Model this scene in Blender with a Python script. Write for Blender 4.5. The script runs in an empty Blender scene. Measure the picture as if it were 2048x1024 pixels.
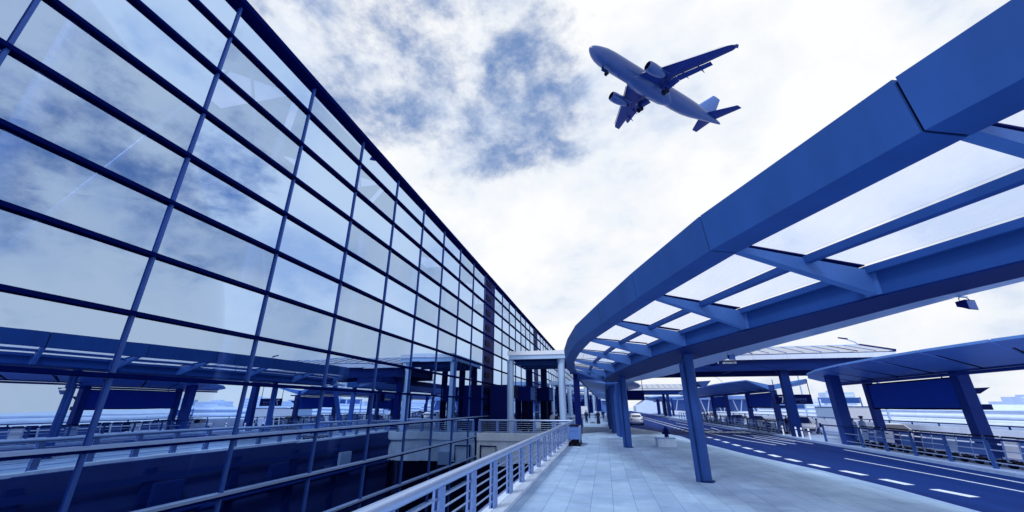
import bpy, bmesh, math, random
from mathutils import Vector, Matrix
from math import sin, cos, pi, radians, atan, sqrt
random.seed(7)
S = bpy.context.scene
COL = S.collection

# ---------------------------------------------------------------- helpers
def lin(c):
    return tuple(((v/255)/12.92 if v/255 <= .04045 else ((v/255+.055)/1.055)**2.4) for v in c)

def tag(o, label=None, cat=None, group=None, kind=None):
    if label: o['label'] = label
    if cat: o['category'] = cat
    if group: o['group'] = group
    if kind: o['kind'] = kind
    return o

def thing(name, label, cat, loc=(0, 0, 0), rz=0, group=None):
    o = bpy.data.objects.new(name, None); COL.objects.link(o)
    o.location = loc; o.rotation_euler = (0, 0, rz); o.empty_display_size = .2
    return tag(o, label, cat, group)

def kids(o): return [c for c in bpy.data.objects if c.parent is o]

def copy_tree(root, loc, rz=None, label=None, group=None, scale=None):
    tree = [(root, None)]; out = {}
    allo = list(bpy.data.objects)
    def rec(o, par):
        c = o.copy(); COL.objects.link(c); c.parent = par
        for ch in allo:
            if ch.parent is o: rec(ch, c)
        return c
    r = rec(root, None)
    r.location = loc
    if rz is not None: r.rotation_euler = (0, 0, rz)
    if scale: r.scale = (scale,)*3
    if label: r['label'] = label
    if group: r['group'] = group
    return r

class MB:
    def __init__(s, off=(0, 0, 0)):
        s.v = []; s.f = []; s.off = Vector(off); s.sm = []
    def add(s, vs, fs, smooth=False):
        n = len(s.v); s.v += [Vector(p)-s.off for p in vs]
        for f in fs: s.f.append([i+n for i in f]); s.sm.append(smooth)
        return s
    def box(s, a, b):
        x0, y0, z0 = a; x1, y1, z1 = b
        x0, x1 = min(x0, x1), max(x0, x1); y0, y1 = min(y0, y1), max(y0, y1); z0, z1 = min(z0, z1), max(z0, z1)
        return s.hexa([(x0, y0, z0), (x1, y0, z0), (x1, y1, z0), (x0, y1, z0)], [(x0, y0, z1), (x1, y0, z1), (x1, y1, z1), (x0, y1, z1)])
    def hexa(s, bot, top):
        return s.add(list(bot)+list(top), [(3, 2, 1, 0), (4, 5, 6, 7), (0, 1, 5, 4), (1, 2, 6, 5), (2, 3, 7, 6), (3, 0, 4, 7)])
    def bbox(s, a, b, e=.01):
        """box with chamfered upright and top edges"""
        x0, y0, z0 = a; x1, y1, z1 = b
        oct_ = lambda d: [(x0+e+d, y0+d), (x1-e-d, y0+d), (x1-d, y0+e+d), (x1-d, y1-e-d), (x1-e-d, y1-d), (x0+e+d, y1-d), (x0+d, y1-e-d), (x0+d, y0+e+d)]
        r = [[(x, y, z0) for x, y in oct_(0)], [(x, y, z1-e) for x, y in oct_(0)], [(x, y, z1) for x, y in oct_(e*.8)]]
        return s.loft(r, False)
    def bar(s, p0, p1, w, h, up=(0, 0, 1)):
        p0, p1 = Vector(p0), Vector(p1); d = (p1-p0).normalized(); u = Vector(up)
        if abs(d.dot(u)) > .98: u = Vector((1, 0, 0))
        r = d.cross(u).normalized(); u = r.cross(d).normalized()
        q = [r*(-w/2)-u*h/2, r*(w/2)-u*h/2, r*(w/2)+u*h/2, r*(-w/2)+u*h/2]
        return s.add([p0+k for k in q]+[p1+k for k in q], [(0, 1, 2, 3), (7, 6, 5, 4), (0, 4, 5, 1), (1, 5, 6, 2), (2, 6, 7, 3), (3, 7, 4, 0)])
    def tube(s, pts, r, n=10, cap=True):
        pts = [Vector(p) for p in pts]; rs = r if isinstance(r, (list, tuple)) else [r]*len(pts); rings = []
        ref = Vector((0, 0, 1))
        for i, p in enumerate(pts):
            d = (pts[min(i+1, len(pts)-1)]-pts[max(i-1, 0)]).normalized()
            u = ref if abs(d.dot(ref)) < .95 else Vector((0, 1, 0))
            a = d.cross(u).normalized(); b = a.cross(d).normalized()
            rings.append([p+(a*cos(2*pi*k/n)+b*sin(2*pi*k/n))*rs[i] for k in range(n)])
        return s.loft(rings, True, cap)
    def loft(s, rings, smooth=True, cap=True):
        n = len(rings[0]); vs = [p for r in rings for p in r]; fs = []
        for i in range(len(rings)-1):
            for k in range(n):
                a, b = i*n+k, i*n+(k+1) % n
                fs.append((a, b, b+n, a+n))
        s.add(vs, fs, smooth)
        if cap:
            s.add(rings[0], [tuple(range(n-1, -1, -1))]); s.add(rings[-1], [tuple(range(n))])
        return s
    def prism(s, poly, z0, z1):
        n = len(poly)
        return s.add([(x, y, z0) for x, y in poly]+[(x, y, z1) for x, y in poly],
                     [tuple(range(n-1, -1, -1)), tuple(range(n, 2*n))]+[(i, (i+1) % n, n+(i+1) % n, n+i) for i in range(n)])
    def quad(s, *p): return s.add(p, [tuple(range(len(p)))])
    def build(s, name, m, parent=None):
        me = bpy.data.meshes.new(name); me.from_pydata([tuple(p) for p in s.v], [], s.f)
        bm = bmesh.new(); bm.from_mesh(me); bmesh.ops.recalc_face_normals(bm, faces=bm.faces[:]); bm.to_mesh(me); bm.free()
        for p, k in zip(me.polygons, s.sm): p.use_smooth = k
        me.materials.append(m)
        o = bpy.data.objects.new(name, me); COL.objects.link(o); o.parent = parent
        return o

def off(o): return tuple(o.location)

# ---------------------------------------------------------------- materials (the place is seen in a blue duotone)
MATS = {}
def mat(name, rgb, rough=.6, metal=0, var=.12, scale=3, bump=0, streak=None, spec=.4):
    if name in MATS: return MATS[name]
    m = bpy.data.materials.new(name); m.use_nodes = True; nt = m.node_tree; N = nt.nodes; L = nt.links
    b = N['Principled BSDF']; c = lin(rgb)
    b.inputs['Roughness'].default_value = rough; b.inputs['Metallic'].default_value = metal
    b.inputs['Specular IOR Level'].default_value = spec
    tc = N.new('ShaderNodeTexCoord'); mp = N.new('ShaderNodeMapping'); L.new(tc.outputs['Object'], mp.inputs[0])
    if streak: mp.inputs['Scale'].default_value = streak
    no = N.new('ShaderNodeTexNoise'); no.inputs['Scale'].default_value = scale; no.inputs['Detail'].default_value = 6; no.inputs['Roughness'].default_value = .65
    L.new(mp.outputs[0], no.inputs[0])
    r = N.new('ShaderNodeValToRGB'); e = r.color_ramp.elements
    e[0].position = .3; e[1].position = .7
    e[0].color = tuple(v*(1-var) for v in c)+(1,); e[1].color = tuple(min(1, v*(1+var)) for v in c)+(1,)
    L.new(no.outputs[0], r.inputs[0]); L.new(r.outputs[0], b.inputs['Base Color'])
    if bump:
        bp = N.new('ShaderNodeBump'); bp.inputs['Strength'].default_value = bump; bp.inputs['Distance'].default_value = .02
        L.new(no.outputs[0], bp.inputs['Height']); L.new(bp.outputs[0], b.inputs['Normal'])
    MATS[name] = m; return m

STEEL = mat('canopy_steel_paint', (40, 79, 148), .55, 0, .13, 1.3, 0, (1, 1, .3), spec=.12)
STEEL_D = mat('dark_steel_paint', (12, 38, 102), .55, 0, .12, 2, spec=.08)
RIB = mat('rib_paint', (72, 112, 178), .5, 0, .09, 2, spec=.12)
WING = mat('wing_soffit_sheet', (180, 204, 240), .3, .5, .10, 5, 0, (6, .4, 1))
ISLWING = mat('island_soffit_sheet', (96, 144, 222), .45, .15, .14, 3, 0, (3, .5, 1), spec=.2)
COLM = mat('column_paint', (46, 82, 152), .5, 0, .12, 2, 0, (1, 1, .2), spec=.15)
ISLCOL = mat('island_column_paint', (38, 68, 146), .5, 0, .08, 2, spec=.12)
LIGHTM = mat('pale_cladding', (168, 198, 238), .35, .25, .07, 1.2, 0, (3, 3, .4))
FASC = mat('pale_fascia_panel', (224, 233, 249), .4, .1, .05, 1.5)
MULL = mat('mullion_aluminium', (44, 80, 156), .45, .1, .08, 3, spec=.2)
TRANS = mat('transom_aluminium', (4, 16, 76), .6, 0, .1, 3, spec=0)
TRTOP = mat('lit_transom_aluminium', (140, 172, 224), .35, .4, .06, 3)  # paler copy of the transom metal, light on the tops put into colour
NAVY = mat('dark_board', (14, 28, 96), .6, 0, .06, 1.2, spec=.04)
BOARD = mat('billboard_face', (44, 84, 190), .6, 0, .05, 1.2, spec=.05)
SOFF = mat('blue_soffit_sheet', (92, 128, 196), .45, .1, .12, 3, spec=.2)
BARR = mat('barrier_concrete', (218, 229, 248), .85, 0, .12, .8, .1, (1, 1, .3))
BLACK = mat('near_black_navy', (5, 8, 46), .7, 0, .2, 3, spec=.05)
RUBBER = mat('rubber', (7, 11, 44), .8, 0, .2, 8, spec=.15)
STAIN = mat('stainless_tube', (170, 194, 234), .36, .7, .05, 6, 0, (1, .15, 1))
POSTM = mat('rail_post_metal', (116, 146, 206), .35, .6, .08, 4)
CONC = mat('pale_concrete', (200, 219, 246), .85, 0, .16, 1.4, .15, (1, 1, .35))
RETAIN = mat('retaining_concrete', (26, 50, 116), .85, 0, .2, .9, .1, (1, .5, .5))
KERB = mat('kerb_stone', (136, 166, 214), .8, 0, .15, 4, .1)
WHITE = mat('white_board', (236, 241, 252), .5, 0, .03, 2)
PALE = mat('pale_board', (160, 188, 224), .5, 0, .05, 2)
MIDB = mat('mid_board', (70, 110, 182), .5, 0, .06, 2)
DEEP = mat('deep_board', (22, 48, 118), .5, 0, .06, 2, spec=.15)
LINEP = mat('road_line_paint', (206, 222, 248), .7, 0, .14, 7)
CARW = mat('white_car_paint', (222, 231, 248), .25, 0, .02, 2, spec=.6)
CARS = mat('silver_car_paint', (170, 190, 226), .25, .4, .02, 2, spec=.6)
CARD = mat('dark_car_paint', (16, 26, 80), .22, .2, .03, 2, spec=.6)
CARG = mat('car_window_glass', (14, 24, 78), .06, 0, .02, 2, spec=.8)
PLANE = mat('aircraft_skin', (38, 68, 128), .32, 0, .05, .35, spec=.5)
PLANED = mat('aircraft_wing_skin', (18, 40, 112), .5, 0, .08, .5, spec=.15)
PLANEF = mat('aircraft_fin_skin', (70, 110, 180), .45, 0, .06, .5, spec=.3)
SKYLINE = mat('haze_tinted_facade', (194, 209, 234), .9, 0, .10, .12)  # distance haze put into the pale facade colour
SKYLINE2 = mat('haze_tinted_dark_facade', (166, 187, 222), .9, 0, .12, .12)  # darker facade tone, same haze mixed into the colour
RAMPC = mat('ramp_concrete', (196, 214, 242), .8, 0, .10, .4)
SKIN = mat('skin', (150, 170, 212), .6, 0, .04, 8)
HAIR = mat('hair', (10, 14, 52), .6, 0, .2, 20)
CLD = mat('dark_cloth', (14, 20, 66), .9, 0, .15, 12)
CLP = mat('pale_cloth', (205, 218, 244), .9, 0, .1, 12)
CLM = mat('mid_cloth', (70, 96, 160), .9, 0, .12, 12)

def glass_mat():
    m = bpy.data.materials.new('coated_facade_glass'); m.use_nodes = True; nt = m.node_tree; N = nt.nodes; L = nt.links
    N.remove(N['Principled BSDF']); out = N['Material Output']
    gl = N.new('ShaderNodeBsdfGlossy'); gl.inputs['Color'].default_value = (.47, .63, .88, 1); gl.inputs['Roughness'].default_value = .004
    tr = N.new('ShaderNodeBsdfTransparent'); tr.inputs['Color'].default_value = (.42, .52, .85, 1)
    lw = N.new('ShaderNodeFresnel'); lw.inputs['IOR'].default_value = 1.5
    mr = N.new('ShaderNodeMapRange'); mr.inputs[1].default_value = 0; mr.inputs[2].default_value = 1; mr.inputs[3].default_value = .74; mr.inputs[4].default_value = 1
    L.new(lw.outputs[0], mr.inputs[0])
    mx = N.new('ShaderNodeMixShader'); L.new(mr.outputs[0], mx.inputs[0]); L.new(tr.outputs[0], mx.inputs[1]); L.new(gl.outputs[0], mx.inputs[2])
    L.new(mx.outputs[0], out.inputs[0])
    tc = N.new('ShaderNodeTexCoord'); no = N.new('ShaderNodeTexNoise'); no.inputs['Scale'].default_value = .55; no.inputs['Detail'].default_value = 1
    L.new(tc.outputs['Object'], no.inputs[0]); bp = N.new('ShaderNodeBump'); bp.inputs['Strength'].default_value = .10; bp.inputs['Distance'].default_value = .012
    L.new(no.outputs[0], bp.inputs['Height']); L.new(bp.outputs[0], gl.inputs['Normal'])
    return m
GLASS = glass_mat()

def canopy_glass(name, t, d):
    m = bpy.data.materials.new(name); m.use_nodes = True; nt = m.node_tree; N = nt.nodes; L = nt.links
    N.remove(N['Principled BSDF']); out = N['Material Output']
    tr = N.new('ShaderNodeBsdfTransparent'); tr.inputs[0].default_value = (.93, .95, 1, 1)
    tl = N.new('ShaderNodeBsdfTranslucent'); df = N.new('ShaderNodeBsdfDiffuse')
    for q in (tl, df): q.inputs[0].default_value = d+(1,)
    a = N.new('ShaderNodeMixShader'); a.inputs[0].default_value = .35; L.new(tl.outputs[0], a.inputs[1]); L.new(df.outputs[0], a.inputs[2])
    tc = N.new('ShaderNodeTexCoord'); mp = N.new('ShaderNodeMapping'); mp.inputs['Scale'].default_value = (7, .7, 1); mp.inputs['Rotation'].default_value = (0, 0, -.9)
    no = N.new('ShaderNodeTexNoise'); no.inputs['Scale'].default_value = 1.1; no.inputs['Detail'].default_value = 2
    L.new(tc.outputs['Object'], mp.inputs[0]); L.new(mp.outputs[0], no.inputs[0])
    mr = N.new('ShaderNodeMapRange'); mr.inputs[1].default_value = .35; mr.inputs[2].default_value = .75; mr.inputs[3].default_value = t-.03; mr.inputs[4].default_value = t+.04
    L.new(no.outputs[0], mr.inputs[0])
    b = N.new('ShaderNodeMixShader'); L.new(mr.outputs[0], b.inputs[0]); L.new(tr.outputs[0], b.inputs[1]); L.new(a.outputs[0], b.inputs[2]); L.new(b.outputs[0], out.inputs[0])
    return m
CGLASS = canopy_glass('dusty_canopy_glass', .24, (.80, .86, .95))
ROOFG = canopy_glass('frosted_roof_glass', .86, (.9, .93, .98))

def paving_mat():
    m = mat('stone_paving', (152, 182, 217), .65, 0, .10, 1.1, 0, spec=.12); nt = m.node_tree; N = nt.nodes; L = nt.links
    b = N['Principled BSDF']; ramp = [n for n in N if n.type == 'VALTORGB'][0]
    tc = N.new('ShaderNodeTexCoord'); mp = N.new('ShaderNodeMapping'); mp.inputs['Rotation'].default_value = (0, 0, pi/2); L.new(tc.outputs['Object'], mp.inputs[0])
    br = N.new('ShaderNodeTexBrick'); br.offset = .37; br.inputs['Scale'].default_value = 1
    br.inputs['Brick Width'].default_value = 1.1; br.inputs['Row Height'].default_value = .54; br.inputs['Mortar Size'].default_value = .007; br.inputs['Mortar Smooth'].default_value = .3
    br.inputs['Color1'].default_value = (.86, .87, .9, 1); br.inputs['Color2'].default_value = (1.06, 1.05, 1.03, 1); br.inputs['Mortar'].default_value = (.42, .46, .58, 1)
    L.new(mp.outputs[0], br.inputs[0])
    mu = N.new('ShaderNodeMixRGB'); mu.blend_type = 'MULTIPLY'; mu.inputs[0].default_value = 1
    L.new(ramp.outputs[0], mu.inputs[1]); L.new(br.outputs['Color'], mu.inputs[2])
    n2 = N.new('ShaderNodeTexNoise'); n2.inputs['Scale'].default_value = .35; n2.inputs['Detail'].default_value = 8; n2.inputs['Roughness'].default_value = .7; L.new(tc.outputs['Object'], n2.inputs[0])
    r2 = N.new('ShaderNodeValToRGB'); e = r2.color_ramp.elements; e[0].position = .34; e[0].color = (.72, .77, .86, 1); e[1].position = .58; e[1].color = (1.04, 1.04, 1.03, 1); L.new(n2.outputs[0], r2.inputs[0])
    m2 = N.new('ShaderNodeMixRGB'); m2.blend_type = 'MULTIPLY'; m2.inputs[0].default_value = 1; L.new(mu.outputs[0], m2.inputs[1]); L.new(r2.outputs[0], m2.inputs[2])
    L.new(m2.outputs[0], b.inputs['Base Color'])
    bp = N.new('ShaderNodeBump'); bp.inputs['Strength'].default_value = .35; bp.inputs['Distance'].default_value = .006; bp.invert = True
    L.new(br.outputs['Fac'], bp.inputs['Height']); L.new(bp.outputs[0], b.inputs['Normal'])
    return m
PAVE = paving_mat()

def asphalt_mat():
    m = mat('asphalt', (15, 46, 114), .9, 0, .16, 60, .2, spec=.08); nt = m.node_tree; N = nt.nodes; L = nt.links
    b = N['Principled BSDF']; ramp = [n for n in N if n.type == 'VALTORGB'][0]
    tc = N.new('ShaderNodeTexCoord'); mp = N.new('ShaderNodeMapping'); mp.inputs['Scale'].default_value = (.55, .05, 1); L.new(tc.outputs['Object'], mp.inputs[0])
    n2 = N.new('ShaderNodeTexNoise'); n2.inputs['Scale'].default_value = 1.6; n2.inputs['Detail'].default_value = 6; L.new(mp.outputs[0], n2.inputs[0])
    r2 = N.new('ShaderNodeValToRGB'); e = r2.color_ramp.elements; e[0].position = .3; e[0].color = (.68, .72, .8, 1); e[1].position = .72; e[1].color = (1.3, 1.28, 1.2, 1); L.new(n2.outputs[0], r2.inputs[0])
    m2 = N.new('ShaderNodeMixRGB'); m2.blend_type = 'MULTIPLY'; m2.inputs[0].default_value = 1; L.new(ramp.outputs[0], m2.inputs[1]); L.new(r2.outputs[0], m2.inputs[2])
    L.new(m2.outputs[0], b.inputs['Base Color'])
    return m
ASPH = asphalt_mat()
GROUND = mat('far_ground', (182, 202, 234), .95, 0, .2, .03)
WELLF = mat('well_floor_slab', (6, 10, 50), .8, 0, .3, .5, spec=.1)  # shade of the deep well put into a near-black floor colour
ISLP = mat('island_paving', (150, 178, 222), .8, 0, .12, 2)

# ---------------------------------------------------------------- camera
H = 2.25; F = 782.0; PITCH = atan(301/782); YAW = atan(187/838)
cam = bpy.data.cameras.new('camera'); co = bpy.data.objects.new('camera', cam); COL.objects.link(co)
cam.sensor_width = 36; cam.lens = F/2048*36; cam.clip_start = .05; cam.clip_end = 6000
co.location = (0, 0, H); co.rotation_euler = (pi/2+PITCH, 0, YAW)
S.camera = co

# ---------------------------------------------------------------- sky and light
SUN_EL, SUN_AZ = radians(52), radians(213)     # azimuth measured from +Y towards +X
W = bpy.data.worlds.new("World"); S.world = W; W.use_nodes = True
def world():
    nt = W.node_tree; N = nt.nodes; L = nt.links; bg = N['Background']; bg.inputs[1].default_value = .1
    sky = N.new('ShaderNodeTexSky'); sky.sky_type = 'NISHITA'; sky.sun_disc = False; sky.sun_elevation = SUN_EL; sky.sun_rotation = SUN_AZ
    sky.air_density = 1.2; sky.dust_density = .6; sky.ozone_density = 2.5
    tc = N.new('ShaderNodeTexCoord'); sp = N.new('ShaderNodeSeparateXYZ'); L.new(tc.outputs['Generated'], sp.inputs[0])
    def M(op, a, b=None, c=None, clamp=False):
        n = N.new('ShaderNodeMath'); n.operation = op; n.use_clamp = clamp
        for i, v in enumerate((a, b, c)):
            if v is None: continue
            if isinstance(v, (int, float)): n.inputs[i].default_value = v
            else: L.new(v, n.inputs[i])
        return n.outputs[0]
    zc = M('MAXIMUM', sp.outputs[2], 0.0)
    def noise(sc, det, rough, dist=0, offs=(0, 0, 0)):
        mp = N.new('ShaderNodeMapping'); mp.inputs['Location'].default_value = offs; mp.inputs['Scale'].default_value = (1, 1, 1.5); mp.inputs['Rotation'].default_value = (0, .35, 0); L.new(tc.outputs['Generated'], mp.inputs[0])
        n = N.new('ShaderNodeTexNoise'); n.inputs['Scale'].default_value = sc; n.inputs['Detail'].default_value = det; n.inputs['Roughness'].default_value = rough; n.inputs['Distortion'].default_value = dist
        L.new(mp.outputs[0], n.inputs[0]); return n.outputs[0]
    n1 = noise(5.6, 15, .63, .10, (3.1, 1.7, 0)); n2 = noise(2.2, 8, .55, .1, (7.3, 2.2, 0)); n3 = noise(15, 10, .6, .1, (1, 5, 0))
    # holes in the cloud deck: directions where blue shows through
    def blob(d, lo, hi):
        d = Vector(d).normalized()
        vm = N.new('ShaderNodeVectorMath'); vm.operation = 'DOT_PRODUCT'; L.new(tc.outputs['Generated'], vm.inputs[0]); vm.inputs[1].default_value = d
        mr = N.new('ShaderNodeMapRange'); mr.interpolation_type = 'SMOOTHSTEP'
        mr.inputs[1].default_value = cos(radians(hi)); mr.inputs[2].default_value = cos(radians(lo)); L.new(vm.outputs['Value'], mr.inputs[0])
        return mr.outputs[0]
    hd = Vector((-sin(YAW), cos(YAW), 0)); rt = Vector((cos(YAW), sin(YAW), 0)); up = Vector((0, 0, 1))
    fw = hd*cos(PITCH)+up*sin(PITCH); cu = -hd*sin(PITCH)+up*cos(PITCH)
    ray = lambda px, py: (px-1024)*rt+(512-py)*cu+F*fw
    holes = None
    for d, lo, hi, w in [(ray(960, 130), 5, 23, .80), (ray(620, 20), 5, 20, .85), (ray(1080, 230), 2, 12, .35), ((.77, .36, .52), 5, 30, .46), ((.80, .47, .37), 4, 20, .42), (Vector((-.2, -.6, 1)), 10, 50, .6)]:
        t = M('MULTIPLY', blob(d, lo, hi), w); holes = t if holes is None else M('ADD', holes, t)
    holes = M('MINIMUM', holes, .95)
    fb = M('ADD', M('ADD', M('MULTIPLY', n1, .60), M('MULTIPLY', n2, .34)), M('MULTIPLY', n3, .26))
    fb = M('MULTIPLY_ADD', fb, 1.6, -.46)
    dens = M('ADD', fb, M('MULTIPLY', M('SUBTRACT', 1.0, holes), .46))
    mr = N.new('ShaderNodeMapRange'); mr.interpolation_type = 'SMOOTHSTEP'; mr.inputs[1].default_value = .33; mr.inputs[2].default_value = .70; L.new(dens, mr.inputs[0])
    # cloud brightness: bluish grey bellies to white tops
    sh = noise(3.2, 12, .58, .15, (9.2, 4.4, 0))
    rp = N.new('ShaderNodeValToRGB'); e = rp.color_ramp.elements
    e[0].position = .36; e[0].color = (.60, .70, .88, 1); e[1].position = .60; e[1].color = (.985, .992, 1, 1); x = e.new(.47); x.color = (.86, .905, .972, 1)
    L.new(M('ADD', sh, M('MULTIPLY', M('SUBTRACT', .5, holes), .07)), rp.inputs[0])
    gain = N.new('ShaderNodeVectorMath'); gain.operation = 'SCALE'; gain.inputs['Scale'].default_value = 10.1; L.new(rp.outputs[0], gain.inputs[0])
    tint = N.new('ShaderNodeMixRGB'); tint.blend_type = 'MULTIPLY'; tint.inputs[0].default_value = 1; tint.inputs[2].default_value = (.80, .86, 1.0, 1); L.new(sky.outputs[0], tint.inputs[1])
    base = N.new('ShaderNodeMixRGB'); base.inputs[0].default_value = .8; L.new(tint.outputs[0], base.inputs[1]); base.inputs[2].default_value = (1.9, 3.2, 6.2, 1)
    mx = N.new('ShaderNodeMixRGB'); L.new(mr.outputs[0], mx.inputs[0]); L.new(base.outputs[0], mx.inputs[1]); L.new(gain.outputs[0], mx.inputs[2])
    L.new(mx.outputs[0], bg.inputs[0])
world()
sl = bpy.data.lights.new('sun', 'SUN'); so = bpy.data.objects.new('sun', sl); COL.objects.link(so)
sl.energy = 2.2; sl.angle = radians(12); sl.color = (.95, .97, 1.0)
sd = Vector((sin(SUN_AZ)*cos(SUN_EL), cos(SUN_AZ)*cos(SUN_EL), sin(SUN_EL)))
so.rotation_euler = sd.to_track_quat('Z', 'Y').to_euler()

# ================================================================ THE SETTING
def struct(name, mb, m): return tag(mb.build(name, m), kind='structure')
XF = -11.5                      # facade plane
KERBL = [(8.6, -12), (8.35, 4), (8.2, 12.5), (8.15, 15.1), (7.76, 18.9), (6.82, 23.75), (6.0, 31), (5.33, 39.7), (4.7, 43.5), (3.4, 48), (2.4, 52), (2.0, 58), (2.0, 90), (2.0, 260)]
XR = -2.84                      # edge of the light well
g = MB(); g.add([(-1600, -400, -8.2), (1600, -400, -8.2), (1600, 4000, -8.2), (-1600, 4000, -8.2)], [(0, 1, 2, 3)]); struct('ground', g, GROUND)
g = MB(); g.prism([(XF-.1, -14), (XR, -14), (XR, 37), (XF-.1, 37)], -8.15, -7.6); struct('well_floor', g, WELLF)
# pavement slab along the kerb, then the forecourt deck beyond the well
g = MB(); k2 = [(x-.16, y) for x, y in KERBL]
g.prism([(XR, -12)]+k2[:7]+[(5.95-.16, 37.0), (XR, 37.0)], -.55, 0); struct('pavement', g, PAVE)
g = MB(); g.prism([(XF-.05, 37.0), (5.79, 37.0)]+k2[7:]+[(XF-.05, 260)], -.55, 0.0); struct('forecourt_pavement', g, PAVE)
g = MB()
for (a, b) in zip(KERBL[:-1], KERBL[1:]):
    g.hexa([(a[0]-.16, a[1], -.4), (a[0], a[1], -.4), (b[0], b[1], -.4), (b[0]-.16, b[1], -.4)], [(a[0]-.16, a[1], .004), (a[0]-.02, a[1], .004), (b[0]-.02, b[1], .004), (b[0]-.16, b[1], .004)])
struct('near_kerb', g, KERB)
g = MB(); g.prism([(1.7, 38), (4.4, 30), (4.4, -12), (14.25, -12), (14.25, 260), (1.7, 260)], -.6, -.12); struct('road', g, ASPH)
XI0, XI1 = 14.15, 17.9
g = MB(); g.box((XI0+.2, 2, -.7), (XI1, 230, .0)); struct('island_pavement', g, ISLP)
g = MB(); g.hexa([(XI0, 2, -.5), (XI0+.2, 2, -.5), (XI0+.2, 230, -.5), (XI0, 230, -.5)], [(XI0+.03, 2, .004), (XI0+.2, 2, .004), (XI0+.2, 230, .004), (XI0+.03, 230, .004)]); struct('island_kerb', g, KERB)
g = MB(); g.box((XI1+.002, -12, -.9), (25.6, 260, -.4)); struct('outer_road', g, mat('pale_asphalt', (120, 148, 200), .8, 0, .12, 3))
# painted markings: one sheet of paint per kind of line
ZL = -.116
def stripe(g, p0, p1, w):
    p0 = Vector((p0[0], p0[1], ZL)); p1 = Vector((p1[0], p1[1], ZL)); d = (p1-p0).normalized(); n = Vector((-d.y, d.x, 0))*w/2
    g.quad(p0-n, p0+n, p1+n, p1-n)
g = MB()
cl = [(10.2, 9.5), (10.05, 12.2), (9.76, 15.7), (9.33, 17.46), (9.04, 19.36), (8.68, 21.2), (8.45, 23.1), (8.30, 24.9), (8.28, 27.0), (8.23, 28.9)]
for i, (x, y) in enumerate(cl):
    x2, y2 = cl[i+1] if i+1 < len(cl) else (8.1, 31); dx = (x2-x)/max(.1, y2-y)
    stripe(g, (x-dx*.55, y-.55), (x+dx*.55, y+.55), .32)
for i in range(26):
    y = 31+i*2.3; stripe(g, (8.2-.012*(y-31), y-.6), (8.2-.012*(y-31)-.01, y+.6), .3)
struct('dashed_lane_line', g, LINEP)
g = MB()
stripe(g, (12.3, 11), (11.75, 18.9), .12); stripe(g, (11.75, 18.9), (11.22, 24.4), .12)
stripe(g, (13.55, 3), (13.3, 18), .13); stripe(g, (13.3, 18), (13.5, 29.2), .13); stripe(g, (13.5, 33), (13.5, 220), .13)
for a, b in [((13.22, 35.03), (12.37, 41.94)), ((12.3, 32.6), (11.9, 39.5)), ((11.5, 32.0), (11.02, 42.0)), ((10.75, 31.6), (9.9, 36.4)), ((9.9, 36.4), (9.3, 44)), ((12.14, 55), (11.2, 44.5)), ((9.36, 46), (8.78, 61)), ((8.9, 62), (8.6, 120)), ((10.8, 48), (10.5, 70)), ((12.4, 60), (12.2, 90))]:
    stripe(g, a, b, .15)
struct('solid_lane_line', g, LINEP)
g = MB()
for i in range(12):
    x = 8.2+i*.46; stripe(g, (x, 44.6), (x, 47.4), .26)
struct('zebra_crossing', g, LINEP)
g = MB(); stripe(g, (8.0, 12), (7.7, 18.9), .1); 
struct('edge_line', MB().add([(8.42, -10, ZL), (8.5, -10, ZL), (8.37, 12.5, ZL), (8.29, 12.5, ZL)], [(0, 1, 2, 3)]).add([(8.29, 12.5, ZL), (8.37, 12.5, ZL), (7.93, 18.9, ZL), (7.85, 18.9, ZL)], [(0, 1, 2, 3)]).add([(7.85, 18.9, ZL), (7.93, 18.9, ZL), (6.99, 23.75, ZL), (6.91, 23.75, ZL)], [(0, 1, 2, 3)]).add([(6.91, 23.75, ZL), (6.99, 23.75, ZL), (6.17, 31, ZL), (6.09, 31, ZL)], [(0, 1, 2, 3)]), LINEP)

# retaining wall under the railing, concrete end wall of the well
t = thing('retaining_wall', 'long concrete retaining wall under the walkway railing, facing the glass facade', 'wall', (XR, 10, -4))
o_ = off(t)
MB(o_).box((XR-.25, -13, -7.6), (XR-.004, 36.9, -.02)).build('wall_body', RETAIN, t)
MB(o_).bbox((XR-.03, -13, -.10), (XR+.46, 36.9, .10), .015).build('coping', CONC, t)
for i in range(11): MB(o_).box((XR-.40, -11+i*4.4, -7.6), (XR-.253, -10.55+i*4.4, -.35)).build('pilaster', STEEL_D, t)
for i in range(6): MB(o_).box((XR-.62, -4+i*6.6, -1.9), (XR-.254, -2.7+i*6.6, -1.0)).build('vent_box', LIGHTM if i == 5 else DEEP, t)
MB(o_).box((XR-.44, -13, -1.0+.12), (XR-.41, 36.7, -.62)).build('cable_tray', DEEP, t)
m_ = MB(o_)
m_.tube([(XR-.55, -13, -2.35), (XR-.55, 36.7, -2.35)], .13, 10); m_.build('service_pipe', STEEL_D, t)
t = thing('well_end_wall', 'pale concrete end wall of the sunken light well below the entrance bridge', 'wall', (-7, 37, -2))
o_ = off(t)
MB(o_).box((XF+.1, 36.75, -2.3), (XR-.26, 36.998, -.56)).build('wall_body', CONC, t)
MB(o_).bbox((XF+.1, 36.6, -.556), (XR-.27, 36.999, .06), .02).build('deck_edge_beam', CONC, t)
MB(o_).box((XF+.1, 36.9, -7.6), (XR-.26, 37.3, -2.304)).build('void_shade_slab', BLACK, t)  # near-black slab painted as the shade of the void under the bridge
MB(o_).tube([(-11.0, 36.6, -.9), (-11.0, 36.6, -2.4)], .07, 8).tube([(-11.0, 36.62, -1.0), (-9.6, 36.62, -1.0), (-9.6, 36.62, -2.2)], .06, 8).build('drain_pipe', NAVY, t)
MB(o_).box((-9.2, 36.3, -2.5), (-8.2, 36.74, -1.5)).build('vent_box', LIGHTM, t)

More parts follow.
